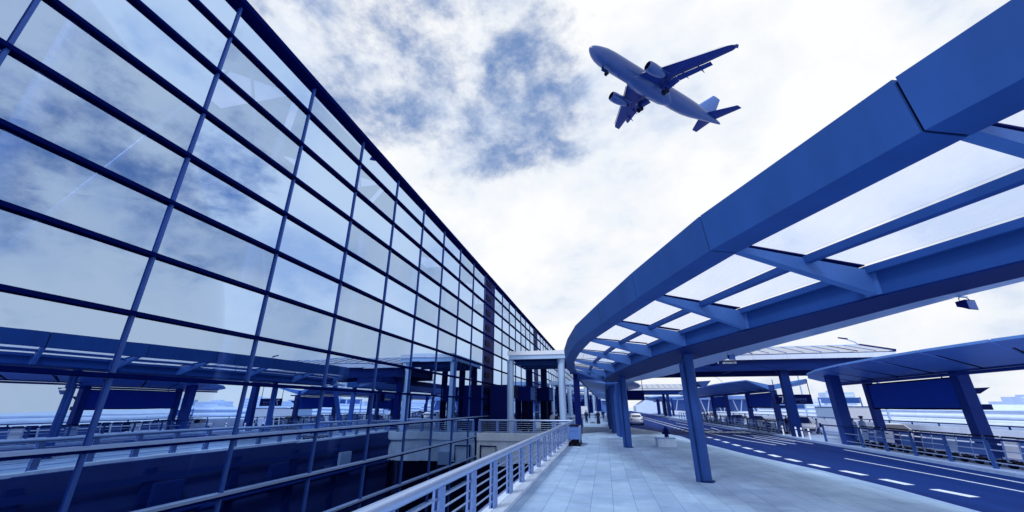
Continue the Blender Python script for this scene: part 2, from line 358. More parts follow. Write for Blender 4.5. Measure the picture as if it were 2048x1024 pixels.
# ---------------------------------------------------------------- terminal building
TB = thing('terminal_building', 'long glass curtain wall terminal building with dark horizontal bars, left of the walkway', 'building', (XF, 40, 0))
o_ = off(TB)
PY0, PITCHY = -4.14, 3.86
NB = 50
yj = [PY0+i*PITCHY for i in range(NB+1)]
zr = [-5.0, -3.4, -1.8, -.2, 1.39, 2.95, 4.45, 6.03, 7.6, 9.18, 10.8, 12.42, 14.03, 15.4]
rest = MB(o_); npan = 0
CORE = (11, 19, 33)                # bays replaced by dark service cores
def pane_pts(y0, y1, z0, z1):
    a, b, c, d = [random.uniform(-.0055, .0055) for _ in range(4)]
    return [(XF+a, y0, z0), (XF+b, y1, z0), (XF+c, y1, z1), (XF+d, y0, z1)]
for j in range(NB):
    if j in CORE: continue
    for k in range(len(zr)-1):
        p = pane_pts(yj[j]+.03, yj[j+1]-.03, zr[k]+.02, zr[k+1]-.02)
        if 2 <= j <= 9 and k >= 1:
            MB(o_).quad(*p).build('window_pane', GLASS, TB); npan += 1
        else: rest.quad(*p)
r_ = rest.build('distant_window_panes', GLASS, TB); r_['kind'] = 'stuff'
for j in range(NB+1):
    m_ = MB(o_).box((XF-.10, yj[j]-.02, -7.5), (XF+.05, yj[j]+.02, 15.4)); m_.box((XF+.05, yj[j]-.032, -7.5), (XF+.07, yj[j]+.032, 15.4))
    m_.build('mullion', MULL, TB)
for z in zr[1:-1]:
    m_ = MB(o_)
    segs = [(yj[0], yj[CORE[0]]-.02), (yj[CORE[0]]+.02, yj[CORE[0]+1]-.02), (yj[CORE[0]+1]+.02, yj[NB])]
    if z > 2.3:
        m_.box((XF-.12, yj[0], z-.04), (XF+.09, yj[NB], z+.04)); m_.box((XF+.09, yj[0], z-.06), (XF+.135, yj[NB], z+.045)); m_.box((XF+.03, yj[0], z-.062), (XF+.055, yj[NB], z-.042))
        m_.build('transom', TRANS, TB)
    else:
        m_.box((XF-.12, yj[0], z-.05), (XF+.13, 36.7 if z < 0 else yj[NB], z+.03)); m_.build('lit_transom_top', TRTOP, TB)  # bars below eye level get the painted light top
        MB(o_).box((XF+.02, yj[0], z-.12), (XF+.12, 36.7 if z < 0 else yj[NB], z-.054)).build('transom', TRANS, TB)
MB(o_).box((XF-.3, yj[0], 15.4), (XF+.28, yj[NB], 15.62)).box((XF-.3, yj[0], 15.62), (XF+.12, yj[NB], 15.78)).build('parapet', TRANS, TB)
for c in CORE:
    y0, y1 = yj[c]+.06, yj[c+1]-.06
    m_ = MB(o_).box((XF-.12, y0, -2), (XF+.02, y1, 15.39)).build('service_core', NAVY, TB)
    m_ = MB(o_)
    for k in range(2, len(zr)-1): MB(o_).box((XF+.022, y0+.5, zr[k]+.5), (XF+.08, y1-1.6, zr[k]+1.0)).build('louvre_box', BLACK, TB)
# interior
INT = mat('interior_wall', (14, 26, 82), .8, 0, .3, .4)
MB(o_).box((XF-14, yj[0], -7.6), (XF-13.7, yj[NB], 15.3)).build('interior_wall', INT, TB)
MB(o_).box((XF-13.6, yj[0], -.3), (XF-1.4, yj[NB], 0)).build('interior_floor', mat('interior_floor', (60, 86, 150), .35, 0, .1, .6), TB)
m_ = MB(o_)
for a in range(0, NB, 2):        # roof deck with triangular skylights left open between its panels
    y0, y1 = yj[a], yj[min(a+2, NB)]
    ym = (y0+y1)/2
    m_.add([(XF-.31, y0, 15.3), (XF-.31, y1, 15.3), (XF-1.0, y1, 15.3), (XF-1.0, y0, 15.3)], [(0, 1, 2, 3)])
    m_.add([(XF-5, y0, 15.3), (XF-5, y1, 15.3), (XF-14, y1, 15.3), (XF-14, y0, 15.3)], [(0, 1, 2, 3)])
    m_.add([(XF-1, y0, 15.3), (XF-5, y0, 15.3), (XF-5, ym-.5, 15.3)], [(0, 1, 2)]); m_.add([(XF-1, y0+.4, 15.3), (XF-5, ym-.1, 15.3), (XF-1, y1, 15.3)], [(0, 1, 2)])
m_.build('roof_deck', mat('roof_deck', (70, 96, 160), .8, 0, .1, 1), TB)
for a in range(2, NB, 2):
    y = yj[a]+PITCHY*.5
    MB(o_).tube([(XF-3.2, y, -7.5), (XF-3.2, y, 15.2)], .28, 12).build('interior_column', LIGHTM, TB)
for a in range(2, NB-1, 2):
    y = yj[a]+PITCHY*.5
    MB(o_).tube([(XF-1.6, y, 5.5), (XF-1.6, y+3.6, 15.1)], .06, 8).tube([(XF-1.6, y, 5.5), (XF-1.6, y-3.6, 15.1)], .06, 8).build('interior_brace', LIGHTM, TB)
# door vestibule
MB(o_).bbox((XF+.24, 40.2, .0), (XF+2.6, 46.5, 4.3), .04).build('vestibule', NAVY, TB)
m_ = MB(o_)
for i in range(5): m_.box((XF+2.605, 40.5+i*1.2, .05), (XF+2.64, 41.5+i*1.2, 3.0))
m_.build('vestibule_glazing', GLASS, TB)
print('panes', npan)

# ---------------------------------------------------------------- stainless guard railings
def railing(name, label, p0, p1, zb, n, end=True, up=1.0):
    p0 = Vector((p0[0], p0[1], 0)); p1 = Vector((p1[0], p1[1], 0)); t = thing(name, label, 'railing', (p0.x, p0.y, zb)); o_ = off(t)
    d = (p1-p0).normalized(); L_ = (p1-p0).length; nrm = Vector((-d.y, d.x, 0)); zt = zb+up
    MB(o_).tube([p0+Vector((0, 0, zt+.03))-d*.05, p1+Vector((0, 0, zt+.03))+d*.05], .085, 20).build('handrail', STAIN, t)
    for i in range(n):
        q = p0+d*(L_*i/(n-1))
        a, b = q-d*.13, q+d*.13
        w = .022
        pb = [a-nrm*w, b-nrm*w, b+nrm*w, a+nrm*w]; pt = [q-d*.10-nrm*w, q+d*.10-nrm*w, q+d*.10+nrm*w, q-d*.10+nrm*w]
        m = MB(o_)
        for s in (-.045, .045):
            m.hexa([(v.x+nrm.x*s, v.y+nrm.y*s, zb) for v in pb], [(v.x+nrm.x*s, v.y+nrm.y*s, zt-.035) for v in pt])
        m.box((q.x-.05, q.y-.05, zt-.05), (q.x+.05, q.y+.05, zt-.033)); m.tube([(q.x, q.y, zt-.04), (q.x, q.y, zt+.0)], .018, 8)
        m.build('post', POSTM, t)
    for k in range(5):
        z = zb+.14+k*.165
        MB(o_).tube([p0+Vector((0, 0, z)), p1+Vector((0, 0, z))], .017 if k < 4 else .02, 8).build('rail_bar', STAIN, t)
    return t
railing('guard_railing', 'long stainless guard railing with thick tubular handrail beside the walkway', (-2.68, -3.3), (-2.68, 36.75), .10, 25)
railing('guard_railing', 'stainless railing across the near edge of the entrance bridge, above the pale end wall', (-11.2, 36.8), (-2.9, 36.8), .06, 6)
railing('guard_railing', 'short stainless railing beyond the dark column, behind the nested luggage carts', (-6.5, 50), (-2.8, 50), .0, 4)

# ================================================================ WALKWAY CANOPY (curved)
Bp = [(9.3, -1.0), (7.5, 2.0), (5.95, 4.75), (4.6, 7.6), (3.47, 10.5), (2.54, 13.3), (1.84, 16.0), (1.27, 19.0), (.63, 23.1), (.20, 27.0), (.0, 31.5)]
Gp = [(6.9, -2.6), (5.1, .75), (3.5, 3.85), (2.3, 6.62), (1.36, 9.5), (.52, 12.4), (-.36, 15.6), (-.95, 18.8), (-1.48, 22.6), (-1.80, 26.8), (-1.93, 30.2)]
wO = [.4, .5, .65, 1.0, 1.5, 1.8, 1.85, 1.85, 1.85, 1.65, 1.35]
wW = [.4, .4, .45, .75, 1.05, 1.25, 1.45, 1.75, 1.95, 1.95, 1.4]
CP = thing('walkway_canopy', 'big curved steel canopy with glass panels, deep blue fascia and tapered ribs over the walkway', 'canopy', (3, 15, 0)); o_ = off(CP)
B = [Vector((x, y, 0)) for x, y in Bp]; G = [Vector((x, y, 0)) for x, y in Gp]
nd = [(b-g_).normalized() for b, g_ in zip(B, G)]
Fo = [g_-n*.5 for g_, n in zip(G, nd)]; Ft = [f-n*.06 for f, n in zip(Fo, nd)]
O = [b+n*w for b, n, w in zip(B, nd, wO)]; Wg = [o+n*w for o, n, w in zip(O, nd, wW)]
z = lambda p, h: (p.x, p.y, h)
nS = len(B)
def shrink(p, q, e): d = (q-p).normalized(); return p+d*e, q-d*e
for i in range(nS-1):
    e = .016
    f0, f1 = shrink(Fo[i], Fo[i+1], e); t0, t1 = shrink(Ft[i], Ft[i+1], e); g0, g1 = shrink(G[i], G[i+1], e)
    sec = lambda f, t_, g_: [z(f, 4.6), z(t_, 5.22), z((f*.4+g_*.6), 5.24), z(g_, 4.82), z(g_, 4.6)]
    MB(o_).loft([sec(f0, t0, g0), sec(f1, t1, g1)], False).build('fascia_panel', STEEL, CP)
m_ = MB(o_)
for i in range(nS-1):    # dark backing that shows in the joints
    c = [(Fo[k]*.94+G[k]*.06, Ft[k]*.94+G[k]*.06, G[k]*.96+Fo[k]*.04) for k in (i, i+1)]
    m_.loft([[z(a, 4.62), z(b, 5.19), z(a*.4+g_*.6, 5.21), z(g_, 4.8), z(g_, 4.62)] for a, b, g_ in c], False)
m_.build('fascia_backing', BLACK, CP)
m_ = MB(o_)
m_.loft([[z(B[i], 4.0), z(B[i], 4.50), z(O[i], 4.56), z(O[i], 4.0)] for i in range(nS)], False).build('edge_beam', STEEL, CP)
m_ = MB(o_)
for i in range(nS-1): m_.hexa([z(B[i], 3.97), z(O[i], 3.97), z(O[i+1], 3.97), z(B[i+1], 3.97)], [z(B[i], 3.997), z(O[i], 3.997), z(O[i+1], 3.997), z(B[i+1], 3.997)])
m_.build('soffit_shade_plate', STEEL_D, CP)  # darker plate added under the beam, its soffit shade put into colour
for i in range(nS):
    d = nd[i]; s = Vector((-d.y, d.x, 0))*.07; g_ = G[i]; b = B[i]-d*.003
    MB(o_).hexa([z(g_-s, 4.605), z(g_+s, 4.605), z(b+s, 4.002), z(b-s, 4.002)], [z(g_-s, 4.70), z(g_+s, 4.70), z(b+s, 4.43), z(b-s, 4.43)]).build('rib', RIB, CP)
    s2 = s*1.9; b2 = b-d*.028; MB(o_).hexa([z(b2-s2, 4.0), z(b2+s2, 4.0), z(b+s2, 4.0), z(b-s2, 4.0)], [z(b2-s2, 4.45), z(b2+s2, 4.45), z(b+s2, 4.45), z(b-s2, 4.45)]).build('end_plate', RIB, CP)
def lerp(a, b, t_): return a*(1-t_)+b*t_
for i in range(nS-1):
    for t_ in (.5, .97):
        p, q = lerp(G[i], B[i], t_), lerp(G[i+1], B[i+1], t_); zz = 4.66-.24*t_
        MB(o_).bar((p.x, p.y, zz), (q.x, q.y, zz), .13 if t_ < .9 else .10, .12).build('purlin', STEEL, CP)
    for a, b in ((.02, .48), (.52, .955)):
        p0, p1 = lerp(G[i], B[i], a), lerp(G[i], B[i], b); q0, q1 = lerp(G[i+1], B[i+1], a), lerp(G[i+1], B[i+1], b)
        za, zb = 4.745-.235*a, 4.745-.235*b
        MB(o_).hexa([z(p0, za), z(p1, zb), z(q1, zb), z(q0, za)], [z(p0, za+.02), z(p1, zb+.02), z(q1, zb+.02), z(q0, za+.02)]).build('glass_panel', CGLASS, CP)
    m = MB(o_)   # thin gaskets along the glass edges near the ribs
    p0, p1 = lerp(G[i], B[i], .02), lerp(G[i], B[i], .955)
    m.bar((p0.x, p0.y, 4.726), (p1.x, p1.y, 4.51), .16, .02).build('glazing_gasket', NAVY, CP)
for i in range(nS-1):
    o0, o1 = shrink(O[i], O[i+1], .015); w0, w1 = shrink(Wg[i], Wg[i+1], .015)
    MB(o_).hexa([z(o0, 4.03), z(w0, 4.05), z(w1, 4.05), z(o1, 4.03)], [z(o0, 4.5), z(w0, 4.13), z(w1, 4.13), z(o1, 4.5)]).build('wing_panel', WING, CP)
# tip
MB(o_).hexa([z(O[-1], 4.03), z(Wg[-1], 4.05), z(Wg[-1]+Vector((-.9, 2.2, 0)), 4.05), z(O[-1]+Vector((-.2, 2.4, 0)), 4.05)], [z(O[-1], 4.5), z(Wg[-1], 4.13), z(Wg[-1]+Vector((-.9, 2.2, 0)), 4.12), z(O[-1]+Vector((-.2, 2.4, 0)), 4.12)]).build('wing_tip', WING, CP)
# end member from the fascia tip to the beam
MB(o_).hexa([z(Fo[-1], 4.58), z(Fo[-1]+Vector((0, .3, 0)), 4.58), z(O[-1]+Vector((0, .3, 0)), 3.99), z(O[-1], 3.99)], [z(Fo[-1], 5.1), z(Fo[-1]+Vector((0, .3, 0)), 5.1), z(O[-1]+Vector((0, .3, 0)), 4.5), z(O[-1], 4.5)]).build('end_beam', STEEL, CP)
def canopy_column(x, y, zt, r=.175, pipe=True):
    MB(o_).tube([(x, y, -.02), (x, y, zt)], r, 20).build('column', COLM, CP)
    MB(o_).tube([(x, y, .0), (x, y, .04)], r+.07, 20).build('base_plate', STEEL_D, CP)
    if pipe:
        m = MB(o_).tube([(x-.25, y-.07, .01), (x-.25, y-.07, zt-.35), (x-.1, y-.03, zt-.02)], .08, 12)
        for zz in (1.2, 2.7): m.tube([(x-.25, y-.07, zz), (x-.25, y-.07, zz+.04)], .094, 12)
        m.build('drain_pipe', COLM, CP)
canopy_column(2.98, 15.3, 3.968); canopy_column(1.18, 26.4, 3.968); canopy_column(8.0, 2.0, 3.968)
MB(o_).tube([(1.05, 35.2, -.02), (1.0, 33.2, 4.05)], .2, 14).build('column', COLM, CP)

# the next canopies along the walkway
def straight_canopy(label, y0, y1, cols):
    t = thing('walkway_canopy', label, 'canopy', (0, y0, 0)); o_ = off(t)
    n = int((y1-y0)/3.2)
    for i in range(n):
        a, b = y0+(y1-y0)*i/n+.012, y0+(y1-y0)*(i+1)/n-.012
        MB(o_).hexa([(-1.95, a, 4.43), (.1, a, 4.05), (.1, b, 4.05), (-1.95, b, 4.43)], [(-1.95, a, 4.50), (.1, a, 4.5), (.1, b, 4.5), (-1.95, b, 4.50)]).build('soffit_panel', SOFF, t)
        MB(o_).hexa([(1.4, a, 4.05), (2.2+1.6*sin(pi*(i+.3)/(n+.3)), a, 4.2), (2.2+1.6*sin(pi*(i+1.2)/(n+.3)), b, 4.2), (1.4, b, 4.05)], [(1.4, a, 4.45), (2.2+1.6*sin(pi*(i+.3)/(n+.3)), a, 4.28), (2.2+1.6*sin(pi*(i+1.2)/(n+.3)), b, 4.28), (1.4, b, 4.45)]).build('wing_panel', WING, t)
    MB(o_).box((.1, y0, 4.0), (1.4, y1, 4.5)).build('edge_beam', STEEL, t)
    MB(o_).box((-2.15, y0, 4.43), (-1.96, y1, 4.95)).box((-1.955, y0-.12, 4.44), (.3, y0-.02, 4.85)).build('fascia', STEEL_D, t)
    for y, x in cols: MB(o_).tube([(x, y, 0), (x, y, 4.02)], .22, 14).build('column', COLM, t)
    return t
straight_canopy('second canopy along the walkway, pale soffit with dark front edge, beyond the curved canopy', 35.6, 60, [(36.2, .95), (40.3, .62), (47, .42), (54, .35)])
straight_canopy('third canopy along the walkway, far behind the second one', 63, 88, [(64, .35), (71, .35), (78, .35), (85, .35)])

straight_canopy('fourth canopy along the walkway, the farthest one', 91, 118, [(92, .35), (100, .35), (108, .35)])
t = thing('entrance_portal', 'second entrance portal with flat pale roof and pale columns, small beyond the first portal', 'canopy', (-7, 84, 0)); o_ = off(t)
MB(o_).box((-10.8, 84, 6.4), (-3.2, 94, 7.1)).build('roof', LIGHTM, t)
for x in (-10.3, -6.8, -3.7): MB(o_).tube([(x, 84.6, 0), (x, 84.6, 6.4)], .32, 16).build('column', LIGHTM, t)
for x in (-10.3, -3.7): MB(o_).tube([(x, 93, 0), (x, 93, 6.4)], .32, 16).build('column', STEEL_D, t)
MB(o_).box((-10.9, 85.5, 2.8), (-8.8, 86.2, 4.2)).build('sign_box', NAVY, t)

t = thing('pier_building', 'mid blue low building closing the far end of the walkway', 'building', (-6, 200, 0)); o_ = off(t)
MB(o_).bbox((-12, 200, 0), (1.5, 230, 7.5), .1).build('wall', MIDB, t)
MB(o_).box((-12.6, 199, 7.5), (1.9, 231, 8.3)).build('roof', RAMPC, t)
for i in range(5): MB(o_).box((-11+i*2.5, 199.9, .2), (-9.4+i*2.5, 199.99, 5.5)).build('window', NAVY, t)
for yy, lab in ((122, 'third entrance portal with flat pale roof, tiny and far beyond the second portal'), (160, 'fourth entrance portal, the tiniest one before the far low building')):
    t = thing('entrance_portal', lab, 'canopy', (-7, yy, 0)); o_ = off(t)
    MB(o_).box((-10.8, yy, 6.4), (-2.6, yy+10, 7.1)).build('roof', LIGHTM, t)
    for x in (-10.3, -3.2): MB(o_).tube([(x, yy+.6, 0), (x, yy+.6, 6.4)], .32, 12).build('column', LIGHTM, t)
    for x in (-8, -5.5): MB(o_).tube([(x, yy+9, 0), (x, yy+9, 6.4)], .36, 12).build('column', STEEL_D, t)
    MB(o_).box((-9.4, yy+3, .0), (-4.6, yy+4, 3.6)).build('vestibule', NAVY, t)
t = thing('notice_board', 'white notice board on two legs far along the walkway, left of the people', 'sign', (-4.6, 74, 0))
MB().box((0, 0, 1.0), (1.5, .08, 2.3)).build('panel', WHITE, t)
for x in (.1, 1.4): MB().tube([(x, .12, 0), (x, .12, 2.3)], .04, 8).build('leg', STEEL_D, t)

# floodlights and lamps hung from the canopy
def floodlight(label, x, y, zt, s=1.0, aim=0):
    t = thing('floodlight', label, 'lamp', (x, y, zt), aim, 'floodlights hung under the canopies')
    MB().box((-.14*s, -.035*s, -.03*s), (.14*s, .035*s, 0)).build('mounting_plate', LIGHTM, t)
    m = MB()
    for q in (-1, 1): m.tube([(q*.12*s, 0, -.03*s), (q*.2*s, 0, -.08*s), (q*.2*s, -.03*s, -.24*s)], .012*s, 6)
    m.build('yoke', NAVY, t)
    m = MB(); ring = lambda w, h, y, dz: [(-w*s, y*s, (dz-h)*s), (w*s, y*s, (dz-h)*s), (w*s, y*s, (dz+h)*s), (-w*s, y*s, (dz+h)*s)]
    m.loft([ring(.09, .07, .16, -.20), ring(.15, .10, .02, -.23), ring(.185, .14, -.12, -.27)], False).build('housing', NAVY, t)
    MB().loft([ring(.16, .12, -.122, -.27), ring(.16, .12, -.13, -.272)], False).build('lens', MIDB, t)
    return t
floodlight('dark floodlight under the canopy wing at the right, the largest one against the sky', 6.25, 8.2, 4.05, .62, radians(25))
floodlight('dark floodlight under the canopy wing, right of the nearest column', 4.45, 15.5, 4.03, .62, radians(15))
t = thing('wedge_lamp', 'wedge shaped lamp bracketed to the right of the nearest column', 'lamp', (2.98, 15.3, 3.0))
MB().hexa([(.2, -.1, -.05), (.42, -.1, -.13), (.42, .12, -.13), (.2, .12, -.05)], [(.2, -.1, .06), (.62, -.1, .08), (.62, .12, .08), (.2, .12, .06)]).build('lamp_housing', MIDB, t)
MB().box((.17, -.04, -.12), (.30, .04, -.06)).build('bracket', NAVY, t)
t = thing('pendant_lamp', 'small pendant lamp on a rod under the crossing roof, right of the nearest column', 'lamp', (6.9, 28, 0))
MB().tube([(0, 0, 4.75), (0, 0, 5.6)], .03, 8).build('rod', NAVY, t)
MB().loft([[(.35*cos(a*pi/6)*k, .35*sin(a*pi/6)*k, zz) for a in range(12)] for k, zz in ((1, 4.78), (1, 4.75), (.15, 4.64))], False).build('lamp_shade', NAVY, t)

# ================================================================ CROSSING ROOF (portal + covered crossing) 
def crossing(label, y, x0, x1, portal):
    t = thing('crossing_roof', label, 'canopy', (0, y, 0)); Y = lambda v: v   # children local to y
    X0 = -3.0 if portal else x0
    n = int((x1-X0)/2.55)
    for i in range(n):
        a, b = X0+(x1-X0)*i/n+.01, X0+(x1-X0)*(i+1)/n-.01
        MB().hexa([(a, 0, 5.98), (b, 0, 5.98), (b, .12, 5.98), (a, .12, 5.98)], [(a, -.05, 6.34), (b, -.05, 6.34), (b, .12, 6.34), (a, .12, 6.34)]).build('fascia', FASC, t)
        MB().hexa([(a, .1, 6.44), (b, .1, 6.44), (b, 4.2, 7.42), (a, 4.2, 7.42)], [(a, .1, 6.48), (b, .1, 6.48), (b, 4.2, 7.46), (a, 4.2, 7.46)]).build('roof_glass', ROOFG, t)
        MB().hexa([(a, 4.2, 7.42), (b, 4.2, 7.42), (b, 8.3, 6.44), (a, 8.3, 6.44)], [(a, 4.2, 7.46), (b, 4.2, 7.46), (b, 8.3, 6.48), (a, 8.3, 6.48)]).build('roof_glass', ROOFG, t)
    for i in range(2*n+1):
        a = X0+(x1-X0)*i/(2*n); w = .05 if i % 2 else .08
        MB().bar((a, 0, 6.48), (a, 4.2, 7.485), w, .05).build('glazing_bar', MIDB if i % 6 else STEEL_D, t)
    MB().box((X0, .02, 6.344), (x1, .2, 6.41)).build('gutter', STEEL_D, t)
    MB().bar((X0, 4.2, 7.48), (x1, 4.2, 7.48), .16, .08).build('ridge', LIGHTM, t)
    m = MB(); m.bar((x1, 0, 6.46), (x1, 4.2, 7.47), .2, .2); m.bar((x1, 4.2, 7.47), (x1, 8.4, 6.46), .2, .2); m.build('rake', STEEL_D, t)
    # soffit boxes and main girders
    MB().box((X0, .25, 5.1), (x1-.8, .75, 5.93)).build('front_girder', STEEL_D, t)
    MB().box((X0, 7.6, 5.1), (x1-.8, 8.1, 5.93)).build('rear_girder', STEEL_D, t)
    MB().box((X0, .13, 5.93), (x1, 8.2, 5.975)).build('soffit', STEEL_D, t)
    k = int((x1-X0)/5)
    for i in range(k+1):
        a = X0+.3+(x1-X0-1.6)*i/k
        MB().bar((a, .75, 5.6), (a, 7.6, 5.6), .25, .5).build('cross_beam', STEEL, t)
    for i in range(k):
        a = X0+.3+(x1-X0-1.6)*i/k; b = X0+.3+(x1-X0-1.6)*(i+1)/k
        MB().bar((a, .238, 5.85), ((a+b)/2, .232, 5.2), .03, .14).bar((b, .238, 5.85), ((a+b)/2, .232, 5.2), .03, .14).build('brace', STEEL_D, t)
    if portal:
        # illegible pale lettering on the girder
        m = MB(); random.seed(5); x = 8.95
        while x < 11.3:
            w = random.choice((.07, .09, .1))
            if random.random() > .12:
                m.box((x, .21, 5.70), (x+.02, .244, 5.86)); m.box((x+w-.02, .21, 5.70), (x+w, .244, 5.86))
                m.box((x, .212, random.choice((5.70, 5.77, 5.84))), (x+w, .243, 5.86))
            x += w+.05
        m.build('girder_lettering', FASC, t)
        MB().box((x0, -.6, 6.42), (-3.05, -.48, 6.80)).build('portal_fascia', LIGHTM, t)
        MB().box((x0-.1, -.68, 6.80), (-3.05, -.46, 7.16)).build('portal_fascia', FASC, t)
        MB().box((x0, -.47, 6.45), (-3.05, 9, 6.55)).build('portal_soffit', STEEL_D, t)
        MB().box((x0-.1, -.45, 7.05), (-3.05, 9, 7.15)).build('portal_roof', LIGHTM, t)
        for a in (1.6, 4.0, 6.4): MB().box((x0+.2, a, 6.1), (-3.2, a+.3, 6.446)).build('portal_beam', STEEL, t)
        MB().box((x0, -.45, 6.55), (x0+.15, 9, 7.05)).build('portal_side', LIGHTM, t)
        for x in (x0+.05, -3.75):
            MB().tube([(x, 0, 0), (x, 0, 6.42)], .32, 24).build('portal_column', LIGHTM, t)
            MB().tube([(x, 0, 6.2), (x, 0, 6.41)], .35, 24).build('column_collar', LIGHTM, t)
        for x, yy in ((-8.2, 8), (-6.6, 8.3), (-4.6, 7.8)): MB().tube([(x, yy, 0), (x, yy, 6.45)], .36, 16).build('portal_column', STEEL_D, t)
        MB().box((-2.75, .6, 0), (-2.2, 1.1, 5.9)).build('crossing_column', NAVY, t)
    else:
        for x in (x0+1, x0+6): MB().box((x-.25, .3, 0), (x+.25, .7, 5.1)).build('crossing_column', STEEL_D, t)
    for yy in ((.7, 7.8) if not portal else (.75,)):
        MB().hexa([(14.55, yy-.28, -.02), (15.25, yy-.28, -.02), (15.25, yy+.28, -.02), (14.55, yy+.28, -.02)], [(14.6, yy-.25, 5.3), (15.2, yy-.25, 5.3), (15.2, yy+.25, 5.3), (14.6, yy+.25, 5.3)]).build('crossing_column', STEEL_D, t)
    return t
crossing('glazed crossing roof and entrance portal with pale round columns, running from the facade across the road', 37.9, -8.65, 23.0, True)
crossing('far glazed crossing roof over the road, a thin pale band behind the near crossing roof', 106, -3.0, 24.0, False)

# ================================================================ ISLAND CANOPIES
def island_canopy(label, outer, spine_x, y0, y1, ztip=.0, cols=()):
    """outer: list of (x, y, z) along the road-side edge, near to far; spine along x = spine_x"""
    t = thing('island_canopy', label, 'canopy', (spine_x, y0, 0)); o_ = off(t)
    n = len(outer)-1
    lead = 2.8 if y1 < 40 else 1.2
    ys = [min(o[1]+lead*min(1, (outer[-1][1]-o[1])/12), y1) for o in outer]
    for i in range(n):
        a, b = outer[i], outer[i+1]; e = .05
        sa, sb = (spine_x, ys[i]+e, 3.9), (spine_x, ys[i+1]-e, 3.9)
        a = (a[0], a[1]+e, a[2]); b = (b[0], b[1]-e, b[2])
        MB(o_).hexa([a, sa, sb, b], [(a[0], a[1], a[2]+.10), (sa[0], sa[1], 4.42), (sb[0], sb[1], 4.42), (b[0], b[1], b[2]+.10)]).build('soffit_panel', ISLWING, t)
        fa, fb = (2*spine_x-a[0]+.8, a[1], a[2]+.05), (2*spine_x-b[0]+.8, b[1], b[2]+.05)
        MB(o_).hexa([(sa[0]+.5, sa[1], 3.9), fa, fb, (sb[0]+.5, sb[1], 3.9)], [(sa[0]+.5, sa[1], 4.42), (fa[0], fa[1], fa[2]+.1), (fb[0], fb[1], fb[2]+.1), (sb[0]+.5, sb[1], 4.42)]).build('rear_panel', ISLWING, t)
    for i in range(1, n):
        a = outer[i]; m = MB(o_).hexa([(a[0]+.3, a[1]-.06, a[2]-.03), (a[0]+.3, a[1]+.06, a[2]-.03), (spine_x, ys[i]+.06, 3.875), (spine_x, ys[i]-.06, 3.875)], [(a[0]+.25, a[1]-.033, a[2]+.09), (a[0]+.25, a[1]+.033, a[2]+.09), (spine_x, ys[i]+.033, 4.3), (spine_x, ys[i]-.033, 4.3)]); m.build('joint_strip', BLACK, t)
    MB(o_).box((spine_x+.003, ys[0], 3.84), (spine_x+.497, y1, 4.4)).build('spine_beam', ISLCOL, t)
    m = MB(o_).tube([(spine_x-.25, y0+.3, 3.72), (spine_x-.25, y1-.3, 3.72)], .07, 8).build('conduit', ISLCOL, t)
    for c in cols:
        x, y, w = c
        MB(o_).box((x-w/2, y-w*.5, -.02), (x+w/2, y+w*.5, 3.86 if x > 16.5 else 4.25)).build('column', ISLCOL, t)
    return t
OE = [(17.0, 9.5, 4.3), (15.0, 12, 4.36), (14.0, 14.6, 4.36), (13.35, 17.2, 4.36), (12.95, 20, 4.36), (12.8, 23, 4.36), (12.85, 26, 4.36), (13.1, 29, 4.34), (13.8, 32, 4.3), (14.9, 34.5, 4.2), (16.6, 36.5, 4.05)]
island_canopy('near island canopy with dark panelled soffit, at the right edge above the largest dark board', OE, 17.0, 9.5, 36, cols=[(17.25, 24.6, .5), (17.25, 32.1, .42), (14.9, 31.3, .62), (17.25, 13, .5)])
OE2 = [(14.6, 47.2, 4.75), (13.6, 49.5, 4.7), (12.6, 52, 4.6), (12.1, 56, 4.5), (12.0, 60, 4.45), (12.0, 66, 4.4), (12.2, 72, 4.4), (12.8, 78, 4.4), (14, 84, 4.3), (16.4, 90, 4.1)]
island_canopy('far island canopy with a peaked near end, behind the hanging number sign', OE2, 17.0, 46, 91, cols=[(17.25, 48.2, .5), (17.25, 56.5, .45), (17.25, 66, .45), (17.25, 74, .45), (14.9, 84, .6)])
OE3 = [(14.6, 116, 4.7), (13.2, 120, 4.6), (12.4, 126, 4.5), (12.2, 134, 4.4), (12.6, 142, 4.4), (14, 150, 4.3), (16.4, 156, 4.1)]
island_canopy('farthest small island canopy, beyond the far crossing roof', OE3, 17.0, 115, 157, cols=[(17.25, 117, .5), (17.25, 126, .5), (17.25, 135, .5), (17.25, 145, .5), (14.9, 128, .6)])
def board(label, y0, y1, z0=2.12, z1=3.62, x=17.25):
    t = thing('billboard', label, 'billboard', (x, y0, z0), 0, 'dark boards between the island columns'); o_ = off(t)
    MB(o_).box((x-.12, y0, z0), (x+.12, y1, z1)).build('panel', BOARD, t)
    m = MB(o_)
    m.box((x-.15, y0, z0-.03), (x-.121, y1, z0+.05)); m.box((x-.15, y0, z1-.05), (x-.121, y1, z1+.02)); m.build('frame', BLACK, t)
    m = MB(o_)
    for y in (y0+.8, y1-.8): m.tube([(x, y, z1), (x, y, 3.86)], .03, 6)
    m.build('hanger', NAVY, t)
    return t
board('largest blank dark board between two island columns, at the right', 24.9, 31.85)
board('blank dark board between the island columns left of the hanging number sign', 48.6, 56.2)
board('smallest blank dark board between far island columns, right of the nearest column', 66.4, 73.7)
def wedge_arm(label, x, y, zz):
    t = thing('wedge_lamp', label, 'lamp', (x, y, zz))
    MB().hexa([(.25, -.1, -.06), (.5, -.1, -.22), (.5, .1, -.22), (.25, .1, -.06)], [(.25, -.1, .04), (1.0, -.1, .07), (1.0, .1, .07), (.25, .1, .04)]).build('lamp_housing', STEEL_D, t)
    MB().box((.26, -.06, -.95), (.8, .06, -.7)).build('junction_box', STEEL_D, t)
wedge_arm('wedge lamp on the right side of the rightmost island column', 17.25, 24.6, 3.05)
wedge_arm('wedge lamp on the second island column right of the nearest walkway column', 17.25, 48.2, 3.05)

